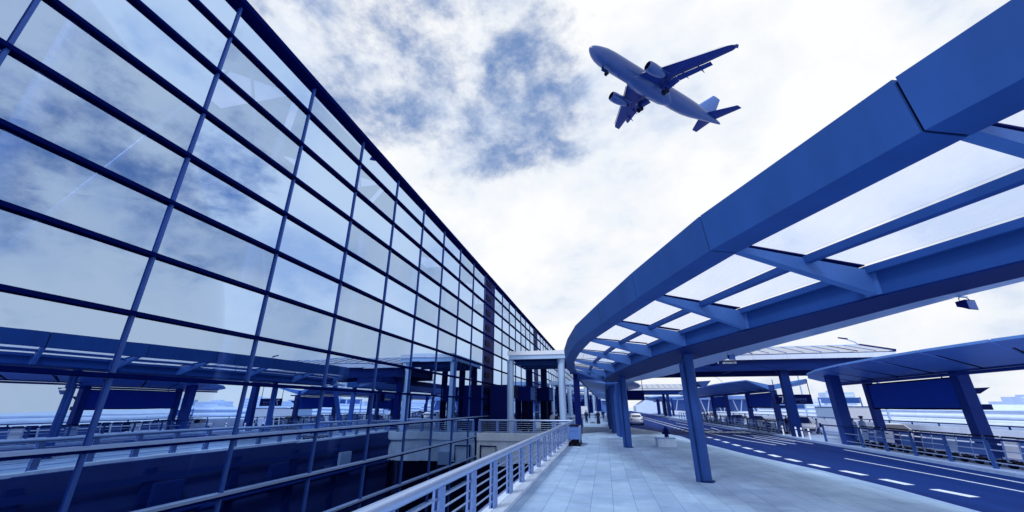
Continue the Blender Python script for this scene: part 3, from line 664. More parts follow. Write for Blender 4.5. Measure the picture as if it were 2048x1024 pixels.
# hanging signs
t = thing('direction_sign', 'dark hanging sign with a pale 7 and a line of pale characters, over the island', 'sign', (15.7, 43.6, 2.45)); 
MB().box((0, 0, 0), (3.0, .16, .85)).build('panel', NAVY, t)
m = MB()
for x in (.05, 2.95): m.tube([(x, .08, .85), (x, .08, 2.2)], .035, 6)
m.build('hanger', NAVY, t)
m = MB(); m.box((.28, -.012, .62), (.66, -.002, .70)); m.hexa([(.42, -.012, .12), (.51, -.012, .12), (.51, -.002, .12), (.42, -.002, .12)], [(.575, -.012, .62), (.66, -.012, .62), (.66, -.002, .62), (.575, -.002, .62)])
m.build('numeral', FASC, t)
m = MB(); random.seed(3)
for i in range(7):
    x = 1.25+i*.19
    for k in range(3): m.box((x, -.012, .34+k*.075), (x+.14, -.002, .362+k*.075))
    for k in range(2): m.box((x+random.choice((.0, .03, .06)), -.011, .33), (x+random.choice((.08, .10)), -.003, .345)); m.box((x+.02+k*.08, -.011, .34), (x+.042+k*.08, -.003, .51))
m.box((1.9, -.012, .2), (2.5, -.002, .225)); m.build('sign_characters', MIDB, t)
t = thing('direction_sign', 'blank dark hanging sign left of the nearest column, above the white car', 'sign', (2.25, 44.3, 2.85))
MB().box((0, 0, 0), (1.7, .2, .9)).build('panel', NAVY, t)
m = MB()
for x in (.1, 1.6): m.tube([(x, .1, .9), (x, .1, 3.4)], .03, 6)
m.build('hanger', NAVY, t)

# information kiosks at the entrance
for (x, y, lab) in ((-7.5, 40.2, 'dark information kiosk with glass poster case on a thick post, nearer the left portal column'), (-6.1, 43.2, 'dark information kiosk behind the nearer one, towards the right portal column')):
    t = thing('information_kiosk', lab, 'kiosk', (x, y, 0), radians(-24))
    MB().bbox((-.75, -.45, 2.75), (.75, .45, 4.1), .03).build('kiosk_head', NAVY, t)
    MB().box((.757, -.38, 2.85), (.775, .38, 4.0)).build('poster_case', MIDB, t)
    MB().tube([(-.25, 0, 0), (-.25, 0, 2.76)], .3, 16).build('post', BLACK, t)
    MB().tube([(.5, 0, 0), (.5, 0, 2.76)], .16, 12).build('side_post', BLACK, t)

# ================================================================ ISLAND RAILING, BOLLARDS, CARTS
def island_railing(label, x, y0, y1, step):
    t = thing('island_railing', label, 'railing', (x, y0, 0)); o_ = off(t)
    for zz, r in ((1.06, .04), (.66, .022), (.22, .022)):
        MB(o_).tube([(x, y0, zz), (x, y1, zz)], r, 8).build('rail_bar', STEEL_D if r > .03 else STAIN, t)
    n = int((y1-y0)/step)
    for i in range(n+1):
        y = y0+(y1-y0)*i/n
        MB(o_).hexa([(x-.05, y-.08, -.01), (x+.05, y-.08, -.01), (x+.05, y+.08, -.01), (x-.05, y+.08, -.01)], [(x-.04, y-.05, 1.1), (x+.04, y-.05, 1.1), (x+.04, y+.05, 1.1), (x-.04, y+.05, 1.1)]).build('post', COLM, t)
island_railing('near island railing in front of the cart row at the right', 14.62, 8, 33.6, 2.1)
island_railing('far island railing in front of the long cart row beyond the gap', 14.62, 41.5, 92, 2.6)
for i, (x, y) in enumerate(((14.5, 40.3), (14.55, 36.9), (14.6, 38.0), (14.5, 35.6))):
    t = thing('bollard', ['white bollard left of the thick column by the crossing gap', 'white bollard just right of the thick column by the crossing gap', 'white bollard against the thick column base', 'white bollard farthest right in the crossing gap'][i], 'bollard', (x, y, 0), 0, 'bollards in the crossing gap')
    MB().tube([(0, 0, 0), (0, 0, .7), (0, 0, .74)], [.06, .06, .03], 10).build('shaft', WHITE, t)
    MB().tube([(0, 0, .5), (0, 0, .58)], .066, 10).build('band', DEEP, t)

CARTG = {'near': 'luggage carts nested along the near island railing', 'far': 'luggage carts nested along the far island railing', 'walk': 'luggage carts nested beside the walkway railing'}
def cart(name_panel, loc, rz, label, group):
    """airport trolley: tube frame, advert panel under the handle, low tray, three wheels"""
    t = thing('luggage_cart', label, 'luggage cart', loc, rz, group)
    m = MB()
    for s in (-.3, .3):
        m.tube([(s, .02, 1.0), (s, 0, .95), (s, -.06, .22), (s*.95, .1, .17), (s*.45, .95, .15)], .017, 6)
    m.tube([(-.3, .02, 1.0), (.3, .02, 1.0)], .017, 6); m.tube([(-.3, -.04, .40), (.3, -.04, .40)], .014, 6); m.tube([(-.14, .95, .15), (.14, .95, .15)], .015, 6)
    m.build('frame', STAIN, t)
    MB().tube([(-.27, .0, 1.02), (.27, .0, 1.02)], .03, 8).build('handle', RUBBER, t)
    MB().hexa([(-.275, -.07, .36), (.275, -.07, .36), (.275, -.055, .36), (-.275, -.055, .36)], [(-.275, -.012, .74), (.275, -.012, .74), (.275, .003, .74), (-.275, .003, .74)]).build('panel', name_panel, t)
    MB().hexa([(-.265, -.005, .79), (.265, -.005, .79), (.265, .01, .79), (-.265, .01, .79)], [(-.265, .015, .93), (.265, .015, .93), (.265, .03, .93), (-.265, .03, .93)]).build('basket_panel', name_panel, t)
    m = MB()
    for k in range(5): m.bar((-.24+.12*k, -.02, .2), (-.1+.05*k, .93, .17), .03, .02)
    m.box((-.25, .05, .12), (.25, .5, .165)); m.build('tray', RUBBER, t)
    for x, y in ((-.27, .04), (.27, .04), (0, .85)):
        MB().tube([(x-.03, y, .10), (x+.03, y, .10)], .10, 12).build('wheel', RUBBER, t)
    return t
ORD = ['first', 'second', 'third', 'fourth', 'fifth', 'sixth', 'seventh', 'eighth', 'ninth', 'tenth', 'eleventh', 'twelfth', 'thirteenth', 'fourteenth', 'fifteenth', 'sixteenth', 'seventeenth', 'eighteenth', 'nineteenth', 'twentieth']
def ordinal(i):
    if i < 20: return ORD[i]
    tens = ['', '', 'twenty', 'thirty', 'forty', 'fifty', 'sixty'][(i+1)//10]; u = (i+1) % 10
    return (tens[:-1]+'ieth') if u == 0 else tens+'-'+ORD[u-1]
protos = {}
def place_cart(key, loc, rz, label, group):
    m, nm = {'w': (WHITE, 'white'), 'p': (PALE, 'pale blue'), 'm': (MIDB, 'mid blue'), 'd': (DEEP, 'dark')}[key]
    label = label.replace('BOARD', nm+' board')
    if key not in protos: protos[key] = cart(m, loc, rz, label, group); protos[key].scale = (1.1,)*3; return protos[key]
    return copy_tree(protos[key], loc, rz, label, group)
random.seed(12)
seq = list('wpdmwdmmpmmdmdwmmpmm')
y = 17.6
for i in range(20):
    place_cart(seq[i], (15.15+random.uniform(-.06, .06), y, 0), radians(-90+random.uniform(-7, 7)), 'luggage cart with BOARD, %s from the near end of the near cart row' % ordinal(i), CARTG['near']); y += .72 if i < 17 else 1.0
y = 42.0
for i in range(56):
    place_cart(random.choice('mmppwdmd'), (15.2+random.uniform(-.1, .1), y, 0), radians(-90+random.uniform(-12, 12)), 'luggage cart with BOARD, %s from the near end of the far cart row' % ordinal(i), CARTG['far']); y += .84
for i in range(6):
    place_cart('m', (-2.02, 26.35+i*.42, 0), radians(-2), 'luggage cart beside the walkway railing, %s from the front of its nested stack' % ordinal(i), CARTG['walk'])
place_cart('p', (-1.9, 60.5, 0), radians(5), 'lone luggage cart with BOARD between two people far along the walkway', 'luggage carts with people')

# planter block and hydrant
t = thing('concrete_block', 'low pale concrete block on the pavement by the kerb', 'concrete block', (3.36, 27.4, 0), radians(6)); t.scale = (.86, .86, .86)
MB().bbox((-.62, -.35, 0), (.62, .35, .52), .03).build('block_body', CONC, t)
MB().bbox((-.65, -.38, .523), (.65, .38, .58), .015).build('block_cap', KERB, t)
t = thing('fire_hydrant', 'dark fire hydrant standing behind the low concrete block', 'hydrant', (3.62, 28.6, 0))
MB().tube([(0, 0, 0), (0, 0, .06), (0, 0, .07), (0, 0, .8), (0, 0, .82), (0, 0, .9), (0, 0, .98), (0, 0, 1.06)], [.2, .2, .13, .13, .17, .16, .09, .05], 16).build('barrel', NAVY, t)
MB().tube([(-.26, 0, .68), (-.1, 0, .68)], .07, 12).tube([(.1, 0, .68), (.24, 0, .68)], .06, 12).tube([(0, -.22, .62), (0, -.1, .62)], .08, 12).build('nozzle', NAVY, t)

# ================================================================ CARS
def make_car(paint, label, loc, rz, suv=False):
    t = thing('parked_car', label, 'car', loc, rz); h = 1.62 if suv else 1.43
    # body: stations along x (front = +x): x, half width, sill, waist
    st = [(-2.25, .62, .42, .72), (-2.18, .80, .28, .88), (-1.7, .88, .22, .95), (-.9, .90, .20, .95), (.3, .90, .20, .93), (1.0, .89, .20, .90), (1.7, .86, .22, .80), (2.15, .76, .28, .70), (2.28, .60, .38, .60)]
    def ring(x, w, zb, zt): return [(x, -w*.9, zb), (x, -w, zb+.12), (x, -w, zt-.16), (x, -w*.93, zt-.03), (x, -w*.6, zt+.015), (x, w*.6, zt+.015), (x, w*.93, zt-.03), (x, w, zt-.16), (x, w, zb+.12), (x, w*.9, zb)]
    m = MB().loft([ring(*q) for q in st])
    cab = [(-1.95 if suv else -1.75, .70, .93, .0), (-1.5 if suv else -1.05, .62, h-.06, 1), (-.5, .64, h, 1), (.1, .63, h-.03, 1), (1.05, .70, .90, 0)]
    P = [[(x, -w, zz), (x, -w*.8, zz+(.03 if k else .0)), (x, w*.8, zz+(.03 if k else 0)), (x, w, zz)] for x, w, zz, k in cab]
    lo = [(-1.95 if suv else -1.75, .80), (-1.4, .83), (-.5, .84), (.1, .84), (1.05, .80)]
    m.loft([[(q[0], -l[1], .90)]+p+[(q[0], l[1], .90)] for q, p, l in zip(cab, P, lo)], True)
    m.build('body', paint, t)
    g_ = MB()
    for s in (-1, 1):
        a, b, c = cab[1], cab[2], cab[3]
        w = lambda q, zz: s*(.845-(.845-.645)*(zz-.9)/(h-.9)+.012)
        zt = h-.10
        g_.quad((a[0]-.25, w(0, .97), .97), (-.42, w(0, .97), .97), (-.42, w(0, zt), zt), (a[0]+.08, w(0, zt), zt))
        g_.quad((-.36, w(0, .97), .97), (.82, w(0, .96), .96), (.12, w(0, zt), zt), (-.36, w(0, zt), zt))
    g_.build('side_window', CARG, t)
    x0, x1 = cab[3][0], cab[4][0]
    off_ = .02
    MB().quad((x1-.10, -.66, .965+off_), (x1-.10, .66, .965+off_), (x0+.06, .54, h-.05+off_), (x0+.06, -.54, h-.05+off_)).build('windscreen', CARG, t)
    x0, x1 = cab[1][0], cab[0][0]
    MB().quad((x1+.08, -.62, 1.0+off_), (x1+.08, .62, 1.0+off_), (x0-.04, .52, h-.09+off_), (x0-.04, -.52, h-.09+off_)).build('rear_window', CARG, t)
    for x in (-1.38, 1.42):
        for s in (-1, 1):
            w_ = MB().tube([(x, s*.72, .31), (x, s*.90, .31), (x, s*.91, .31)], [.32, .32, .29], 18).build('wheel', RUBBER, t)
            MB().tube([(x, s*.908, .31), (x, s*.915, .31)], .19, 12).build('rim', CARS, w_)
    for s in (-1, 1):
        MB().hexa([(1.98, s*.50, .58), (2.2, s*.42, .56), (2.12, s*.72, .56), (1.9, s*.80, .58)], [(1.92, s*.50, .72), (2.19, s*.42, .655), (2.10, s*.72, .68), (1.80, s*.815, .74)]).build('headlight', FASC, t)
        MB().box((-2.235, s*.50, .68), (-2.10, s*.79, .84)).build('tail_light', DEEP, t)
        MB().box((.70, s*.92, .95), (.86, s*1.06, 1.07)).build('wing_mirror', paint, t)
    MB().box((2.10, -.45, .34), (2.285, .45, .5)).build('grille', RUBBER, t)
    MB().box((-2.262, -.25, .55), (-2.2, .25, .66)).build('number_plate', WHITE, t)
    return t
make_car(CARW, 'white sedan seen from behind in the near road, beyond the second walkway column', (4.0, 62.0, -.12), radians(90))
c_d = make_car(CARD, 'dark sedan far along the near road, half hidden by the walkway columns', (3.6, 84, -.12), radians(88))
c_s = make_car(CARW, 'white car facing the viewer behind the thick column and the crossing gap', (20.6, 51.5, -.4), radians(-100), True)
make_car(CARW, 'white sedan in the outer road behind the nearer island columns, right of two people', (20.9, 37.3, -.4), radians(-97))
copy_tree(c_d, (20.8, 66, -.4), radians(-92), 'dark car in the outer road behind the far cart row, nearer of two')
copy_tree(c_d, (20.6, 74, -.4), radians(-92), 'dark car in the outer road, farther of two behind the far cart row')
make_car(CARS, 'silver sedan in the outer road between the dark cars and the white car', (23.3, 60, -.4), radians(-92))
copy_tree(c_s, (20.9, 92, -.4), radians(-92), 'white car small in the outer road far behind the dark cars')

# ================================================================ PEOPLE
def make_person(label, loc, rz, top, bottom, stride=.0, h=1.7, skirt=False, hat=False, arm=.25, bag=None):
    t = thing('person', label, 'person', loc, rz); k = h/1.7
    V = []; E_ = []; R = []
    def v(x, y, z_, r): V.append((x*k, y*k, z_*k)); R.append(r*k); return len(V)-1
    def e(a, b): E_.append((a, b))
    pel = v(0, 0, .93, .125); wa = v(0, .0, 1.08, .115); ch = v(0, .0, 1.27, .135); sh = v(0, -.01, 1.40, .085); ne = v(0, .01, 1.47, .052); hd0 = v(0, .025, 1.55, .078); hd1 = v(0, .02, 1.63, .085); hd2 = v(0, .01, 1.68, .05)
    nose = v(0, .105, 1.565, .014); e(hd0, nose)
    for a, b in ((pel, wa), (wa, ch), (ch, sh), (sh, ne), (ne, hd0), (hd0, hd1), (hd1, hd2)): e(a, b)
    legs = []
    for s in (-1, 1):
        st = stride*s
        hip = v(s*.095, 0, .86, .088); kn = v(s*.10, st*.45+.02, .48, .056); an = v(s*.10, st*.8-.03, .09, .038); he = v(s*.10, st*.8-.05, .045, .036); toe = v(s*.115, st*.8+.16, .035, .03)
        for a, b in ((pel, hip), (hip, kn), (kn, an), (an, he), (an, toe)): e(a, b)
        so_ = v(s*.185, -.01, 1.385, .055); el = v(s*.235, -st*arm-.03, 1.10, .040); wr = v(s*.235, -st*arm*2+.08, .87, .027); pa = v(s*.235, -st*arm*2+.10, .80, .03)
        for a, b in ((sh, so_), (so_, el), (el, wr), (wr, pa)): e(a, b)
        for q, (dx, dl) in enumerate(((-.024, .075), (-.008, .09), (.009, .085), (.024, .065))):
            f1 = v(s*.235+.4*dx, -st*arm*2+.105+dx, .765, .010); f2 = v(s*.235-s*.01+.4*dx, -st*arm*2+.12+dx, .765-dl, .007); e(pa, f1); e(f1, f2)
        th = v(s*.215, -st*arm*2+.145, .775, .010); th2 = v(s*.21, -st*arm*2+.16, .735, .008); e(pa, th); e(th, th2)
    me = bpy.data.meshes.new('body'); me.from_pydata(V, E_, [])
    ob = bpy.data.objects.new('body', me); COL.objects.link(ob); ob.parent = t
    md = ob.modifiers.new('Skin', 'SKIN'); me.skin_vertices or me.attributes
    sv = me.skin_vertices[0].data if len(me.skin_vertices) else None
    if sv is not None:
        for i, r in enumerate(R): sv[i].radius = (r, r)
        sv[pel].use_root = True
    ob.modifiers.new('Sub', 'SUBSURF').levels = 1; ob.modifiers['Sub'].render_levels = 1
    me.materials.append(SKIN)
    md.use_smooth_shade = True
    # clothes
    def ell(zz, rx, ry, yo=0, n=14): return [(rx*cos(2*pi*i/n)*k, (ry*sin(2*pi*i/n)+yo)*k, zz*k) for i in range(n)]
    m = MB().loft([ell(.88, .175, .135), ell(.98, .17, .135), ell(1.10, .165, .13), ell(1.27, .20, .145), ell(1.38, .205, .12), ell(1.44, .11, .085, 0), ell(1.46, .07, .07, .005)])
    for s in (-1, 1):
        st = stride*s
        m.tube([(s*.17*k, -.01*k, 1.40*k), (s*.225*k, -.015*k, 1.25*k), (s*.24*k, (-st*arm-.03)*k, 1.10*k), (s*.237*k, (-st*arm*1.6+.03)*k, .95*k)], [.072*k, .066*k, .056*k, .046*k], 10)
    m.build('jacket', top, t)
    if skirt:
        MB().loft([ell(.95, .165, .135), ell(.7, .20, .17), ell(.25, .25, .21), ell(.06, .26, .22)]).build('long_skirt', bottom, t)
    else:
        m = MB().loft([ell(.80, .175, .13), ell(.97, .172, .137)])
        for s in (-1, 1):
            st = stride*s
            m.tube([(s*.09*k, 0, .90*k), (s*.097*k, st*.24*k+.01, .68*k), (s*.10*k, (st*.45+.02)*k, .48*k), (s*.10*k, (st*.8-.03)*k, .10*k)], [.105*k, .09*k, .072*k, .062*k], 10)
        m.build('trousers', bottom, t)
    m = MB(); n = 12
    rr = []
    for j in range(6):
        a = pi*.5*j/5; rr.append([(.098*cos(a)*cos(2*pi*i/n)*k, (.015+.108*cos(a)*sin(2*pi*i/n)-(.02 if j == 0 else 0))*k, (1.60+.125*sin(a))*k) for i in range(n)])
    m.loft(rr).build('hair', HAIR, t)
    if hat:
        MB().loft([ell(1.655, .115, .125, .015), ell(1.70, .12, .13, .015), ell(1.73, .15, .16, .015), ell(1.765, .06, .06, .01)]).build('peaked_cap', CLD, t)
    if bag: MB().bbox((-.10*k, -.28*k, .95*k), (.14*k, -.13*k, 1.32*k), .03).build('backpack', bag, t)
    return t
make_person('person in dark clothes standing beside a cart far along the walkway, leftmost of the group', (-2.75, 60.6, 0), radians(160), CLD, CLD, .05)
make_person('person in a long dark coat standing nearest in the walkway group', (-1.1, 59, 0), radians(180), CLD, CLD, .0, 1.72, True)
make_person('person in dark top walking away behind the walkway group', (-.5, 72, 0), radians(10), CLD, CLM, .25)
make_person('person in pale top pushing a cart, rightmost and farthest of the walkway group', (.3, 74, 0), radians(170), CLP, CLM, .2)
make_person('person in pale shirt standing by the entrance kiosks', (-5.3, 42.6, 0), radians(200), CLP, CLM, .05)
make_person('person in mid blue clothes near the left kiosk behind the bridge railing', (-8.1, 41.0, 0), radians(120), CLM, CLD, .1)
make_person('person with backpack walking across the gap right of the thick column', (18.6, 43.6, -.4), radians(65), CLP, CLM, .28, 1.62, False, False, .25, CLD)
make_person('person in pale top standing behind the near carts, left of the capped one', (16.3, 33.2, 0), radians(-60), CLP, CLM, .06, 1.5)
make_person('person in a peaked cap and pale shirt standing behind the near carts', (16.7, 32.9, 0), radians(200), PALE, CLD, .04, 1.6, False, True)
make_person('person in pale shirt behind the far carts, right of the second dark board', (18.9, 64.5, -.4), radians(120), CLP, CLM, .15)
make_person('person in dark top behind the far carts, left of the second dark board', (18.9, 70, -.4), radians(150), CLM, CLD, .15)

make_person('person in dark top behind the far carts, nearest the gap on its left', (18.7, 50.5, -.4), radians(150), CLD, CLM, .15)
make_person('person in pale top among the far carts beyond the second dark board', (16.5, 78, 0), radians(100), CLP, CLD, .1)
make_person('person in mid blue top walking far down the forecourt, near the notice board', (-3.2, 70, 0), radians(20), CLM, CLD, .25)
make_person('person in pale top far down the forecourt beyond the notice board', (-2.0, 84, 0), radians(170), CLP, CLD, .2)
make_person('person in dark clothes leaning by the right portal column', (-4.6, 40.2, 0), radians(240), CLD, CLM, .05)

# ================================================================ BEYOND THE OUTER ROAD
t = thing('barrier_wall', 'low pale concrete barrier wall with dark rail along the outer road', 'wall', (25.7, 20, 0)); o_ = off(t)
m = MB(o_)
yy = 4.0
while yy < 200:
    m.hexa([(25.6, yy, -.9), (26.1, yy, -.9), (26.1, yy+7.96, -.9), (25.6, yy+7.96, -.9)], [(25.72, yy, .80), (26.0, yy, .80), (26.0, yy+7.96, .80), (25.72, yy+7.96, .80)]); yy += 8
m.build('wall_body', BARR, t)
MB(o_).tube([(25.86, 4, 1.02), (25.86, 200, 1.02)], .045, 8).build('rail', STEEL_D, t)
for i in range(66): MB(o_).box((25.83, 4.5+i*3, .79), (25.89, 4.6+i*3, .99)).build('rail_post', STEEL_D, t)
m = MB(); m.box((25.6, -12, -8.1), (25.95, 260, -.92)); tag(m.build('road_embankment', RETAIN), kind='structure')

def ramp(label, x, zt, y0, y1, w):
    t = thing('elevated_ramp', label, 'viaduct', (x, y0, zt)); o_ = off(t)
    for s, nm in ((0, 'edge_beam'), (w, 'edge_beam')):
        MB(o_).tube([(x+s, y0, zt-.45), (x+s, (y0+y1)/2, zt-.45), (x+s, y1, zt-.45)], .46, 14).build(nm, RAMPC, t)
        MB(o_).box((x+s-.3, y0, zt-1.75), (x+s+.3, y1, zt-.88)).build('deck_underside_shade', MIDB, t)  # darker box paints the shaded underside of the edge beam
    MB(o_).box((x+.32, y0, zt-1.6), (x+w-.32, y1, zt-.9)).build('deck', MIDB, t)
    for i in range(int((y1-y0)/24)):
        y = y0+8+i*24
        MB(o_).hexa([(x+w/2-.6, y-.6, -8.2), (x+w/2+.6, y-.6, -8.2), (x+w/2+.6, y+.6, -8.2), (x+w/2-.6, y+.6, -8.2)], [(x+w/2-.6, y-.6, zt-2.0), (x+w/2+.6, y-.6, zt-2.0), (x+w/2+.6, y+.6, zt-2.0), (x+w/2-.6, y+.6, zt-2.0)]).hexa([(x+w/2-.6, y-.6, zt-2.0), (x+w/2+.6, y-.6, zt-2.0), (x+w/2+.6, y+.6, zt-2.0), (x+w/2-.6, y+.6, zt-2.0)], [(x+.5, y-.6, zt-1.05), (x+w-.5, y-.6, zt-1.05), (x+w-.5, y+.6, zt-1.05), (x+.5, y+.6, zt-1.05)]).build('pier', RAMPC, t)
        MB(o_).tube([(x+.1, y, zt), (x+.1, y, zt+.6)], .05, 6).build('marker_post', LIGHTM, t)
ramp('nearer elevated ramp with rounded pale edge beam, beyond the barrier wall', 47, .38, 20, 260, 9)
ramp('farther elevated ramp with rounded pale edge beam, behind the nearer ramp', 78, .55, 40, 300, 10)
t = thing('hoarding', 'large blank white hoarding beyond the outer road, seen between island columns', 'billboard', (28, 52.8, .1)); o_ = off(t)
MB(o_).box((28, 52.8, .15), (28.2, 60.6, 2.2)).build('panel', WHITE, t)
MB(o_).box((27.95, 52.8, 2.2), (28.25, 60.6, 2.28)).build('cap', STEEL, t)
for y in (53.5, 57, 60): MB(o_).box((28.25, y, -8), (28.45, y+.2, 2.1)).build('post', STEEL_D, t)
t = thing('hoarding', 'large blank pale blue hoarding left of the white one', 'billboard', (28, 60.7, .1)); o_ = off(t)
MB(o_).box((28, 60.7, .15), (28.2, 65.2, 2.15)).build('panel', PALE, t)
MB(o_).box((27.95, 60.7, 2.15), (28.25, 65.2, 2.23)).build('cap', STEEL, t)
for y in (61.5, 64.6): MB(o_).box((28.25, y, -8), (28.45, y+.2, 2.1)).build('post', STEEL_D, t)
def gantry(label, x, y, zt, w):
    t = thing('road_gantry', label, 'sign', (x, y, -6))
    m = MB()
    for s in (0, w): m.tube([(s, 0, -2), (s, 0, zt+6)], .16, 8)
    m.tube([(0, 0, zt+6-.3), (w, 0, zt+6-.3)], .12, 8).build('frame', MIDB, t)
    MB().box((.4, -.2, zt+6-1.4), (w*.52, -.08, zt+6-.1)).build('sign_panel', MIDB, t)
    MB().box((w*.58, -.2, zt+6-1.4), (w-.3, -.08, zt+6-.1)).build('sign_panel', STEEL, t)
gantry('blue road sign gantry beyond the ramps at the right edge', 62, 72, 1.8, 6)
gantry('blue road sign gantry just left of the pale hoarding', 52, 118, 4.4, 9)
gantry('small pale road sign gantry seen left of the thick column', 54, 150, 3.0, 8)
def lamp(label, x, y, h, flip=1):
    t = thing('street_lamp', label, 'street lamp', (x, y, -6))
    MB().tube([(0, 0, -2.2), (0, 0, h+3.4), (-.35*flip, 0, h+4.8), (-1.1*flip, 0, h+5.6), (-1.9*flip, 0, h+5.95)], [.16, .10, .08, .07, .06], 10).build('pole', LIGHTM, t)
    MB().loft([[(-1.8*flip, -.13, h+5.92), (-1.8*flip, .13, h+5.92), (-1.8*flip, .13, h+6.06), (-1.8*flip, -.13, h+6.06)], [(-2.7*flip, -.10, h+6.1), (-2.7*flip, .10, h+6.1), (-2.7*flip, .10, h+6.22), (-2.7*flip, -.10, h+6.22)]], False).build('lamp_head', STEEL_D, t)
lamp('tall curved street lamp above the right end of the near crossing roof', 31.0, 55.5, 9.9)
lamp('small curved street lamp seen right of the nearest column, under the crossing roof', 31.6, 121, 9.9)
lamp('thin curved street lamp rising behind the thick column', 33, 80, 10.4)

# far terminal hall with V supports, ramp slope and skyline
t = thing('terminal_hall', 'far low terminal hall with pale V supports at the end of the road', 'building', (28, 205, 0)); o_ = off(t)
MB(o_).hexa([(27, 196, 5.0), (66, 196, 5.2), (66, 240, 5.2), (27, 240, 5.0)], [(27, 194, 6.4), (66, 194, 6.6), (66, 240, 8.5), (27, 240, 8.5)]).build('roof', LIGHTM, t)
MB(o_).box((29, 204, -6), (65, 236, 5.0)).build('glass_wall', MIDB, t)
for i in range(6):
    x = 30+i*6.6
    MB(o_).tube([(x, 199, -2), (x-1.8, 199, 5.0)], .22, 8).tube([(x, 199, -2), (x+1.8, 199, 5.0)], .22, 8).build('v_support', FASC, t)
t = thing('ramp_structure', 'pale sloping ramp structure left of the far terminal hall', 'building', (20, 205, 0)); o_ = off(t)
m = MB(o_); m.add([(14, 205, -1), (29, 205, -1), (29, 205, 8.2), (24, 205, 8.4), (14, 205, 2.5), (14, 225, -1), (29, 225, -1), (29, 225, 8.2), (24, 225, 8.4), (14, 225, 2.5)], [(0, 1, 2, 3, 4), (9, 8, 7, 6, 5), (0, 5, 6, 1), (1, 6, 7, 2), (2, 7, 8, 3), (3, 8, 9, 4), (4, 9, 5, 0)]); m.build('slope', RAMPC, t)
MB(o_).box((13.5, 204.6, 6.4), (30, 226, 7.0)).build('upper_deck', LIGHTM, t)
t = thing('roadside_shed', 'dark roadside shed with pale roof beside the near road, beyond the white sedan', 'building', (7, 150, 0)); o_ = off(t)
MB(o_).bbox((-1, 150, 0), (4.2, 190, 4.2), .05).build('wall', MIDB, t)
MB(o_).hexa([(-1.4, 149, 4.2), (5.2, 149, 4.2), (5.2, 191, 4.2), (-1.4, 191, 4.2)], [(-1.4, 149, 4.9), (5.2, 149, 4.6), (5.2, 191, 4.6), (-1.4, 191, 4.9)]).build('roof', RAMPC, t)
random.seed(21)
sk = [(90, 420, 26, 13, 8), (125, 430, 30, 16, 10), (165, 440, 34, 12, 9), (205, 450, 24, 18, 11), (240, 420, 38, 11, 7), (285, 430, 30, 15, 9), (330, 420, 34, 13, 12), (370, 410, 26, 17, 8), (410, 400, 40, 11, 10), (460, 400, 34, 14, 7), (505, 380, 36, 16, 11), (550, 380, 40, 11, 9), (250, 340, 30, 7, 4), (330, 330, 44, 6, 5), (400, 320, 50, 7, 4), (150, 360, 40, 5, 3)]
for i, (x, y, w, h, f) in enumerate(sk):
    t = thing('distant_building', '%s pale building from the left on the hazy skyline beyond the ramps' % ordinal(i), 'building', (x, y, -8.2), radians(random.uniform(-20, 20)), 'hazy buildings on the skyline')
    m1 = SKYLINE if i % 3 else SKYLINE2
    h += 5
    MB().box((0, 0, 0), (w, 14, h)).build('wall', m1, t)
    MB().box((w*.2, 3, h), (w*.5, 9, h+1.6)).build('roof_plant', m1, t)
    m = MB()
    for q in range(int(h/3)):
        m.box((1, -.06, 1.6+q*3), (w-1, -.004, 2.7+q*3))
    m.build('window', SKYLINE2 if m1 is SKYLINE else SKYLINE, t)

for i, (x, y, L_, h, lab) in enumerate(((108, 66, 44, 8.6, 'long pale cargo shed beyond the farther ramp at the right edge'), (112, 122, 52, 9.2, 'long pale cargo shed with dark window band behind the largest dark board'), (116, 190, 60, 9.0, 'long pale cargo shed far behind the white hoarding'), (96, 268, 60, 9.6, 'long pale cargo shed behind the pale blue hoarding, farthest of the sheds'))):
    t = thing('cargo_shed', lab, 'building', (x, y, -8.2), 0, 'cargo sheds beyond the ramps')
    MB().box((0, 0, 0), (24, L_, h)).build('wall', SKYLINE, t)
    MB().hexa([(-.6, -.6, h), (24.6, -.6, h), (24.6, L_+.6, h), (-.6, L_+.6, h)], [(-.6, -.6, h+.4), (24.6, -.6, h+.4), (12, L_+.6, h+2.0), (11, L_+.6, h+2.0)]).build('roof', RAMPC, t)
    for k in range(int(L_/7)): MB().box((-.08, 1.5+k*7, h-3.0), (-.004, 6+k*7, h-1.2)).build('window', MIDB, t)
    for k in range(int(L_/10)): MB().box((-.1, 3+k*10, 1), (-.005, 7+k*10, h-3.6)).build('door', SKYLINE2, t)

# ================================================================ AIRPLANE
AP = bpy.data.objects.new('airplane', None); COL.objects.link(AP)
tag(AP, 'twin engine airliner seen from below with landing gear down, against the clouds', 'airplane')
Rm = Matrix(((-.76806, .59388, .23957), (-.6185, -.7849, -.03715), (.16597, -.17671, .97017)))
AP.matrix_world = Matrix.Translation((2.45, 61.1, 70.2022)) @ Rm.to_4x4() @ Matrix.Scale(.985, 4)
fus = [(0, .06, .30), (-.15, .38, .27), (-.5, .75, .20), (-1.2, 1.18, .08), (-2.2, 1.55, -.02), (-3.6, 1.85, -.0), (-5.5, 1.975, 0), (-10, 1.975, 0), (-18, 1.975, 0), (-24.5, 1.975, 0), (-27, 1.90, .10), (-29.5, 1.68, .32), (-32, 1.32, .60), (-34.5, .92, .86), (-36.5, .58, 1.02), (-37.8, .34, 1.1), (-38.3, .20, 1.1)]
MB().loft([[(x, r*cos(2*pi*k/28), zc+r*1.03*sin(2*pi*k/28)) for k in range(28)] for x, r, zc in fus]).build('fuselage', PLANE, AP)
bel = [(-9.8, .3, -1.45), (-10.8, 1.2, -1.25), (-12.5, 1.9, -1.05), (-15, 2.1, -.98), (-18, 2.1, -.98), (-20.5, 1.85, -1.05), (-22.3, 1.1, -1.3), (-23.2, .3, -1.5)]
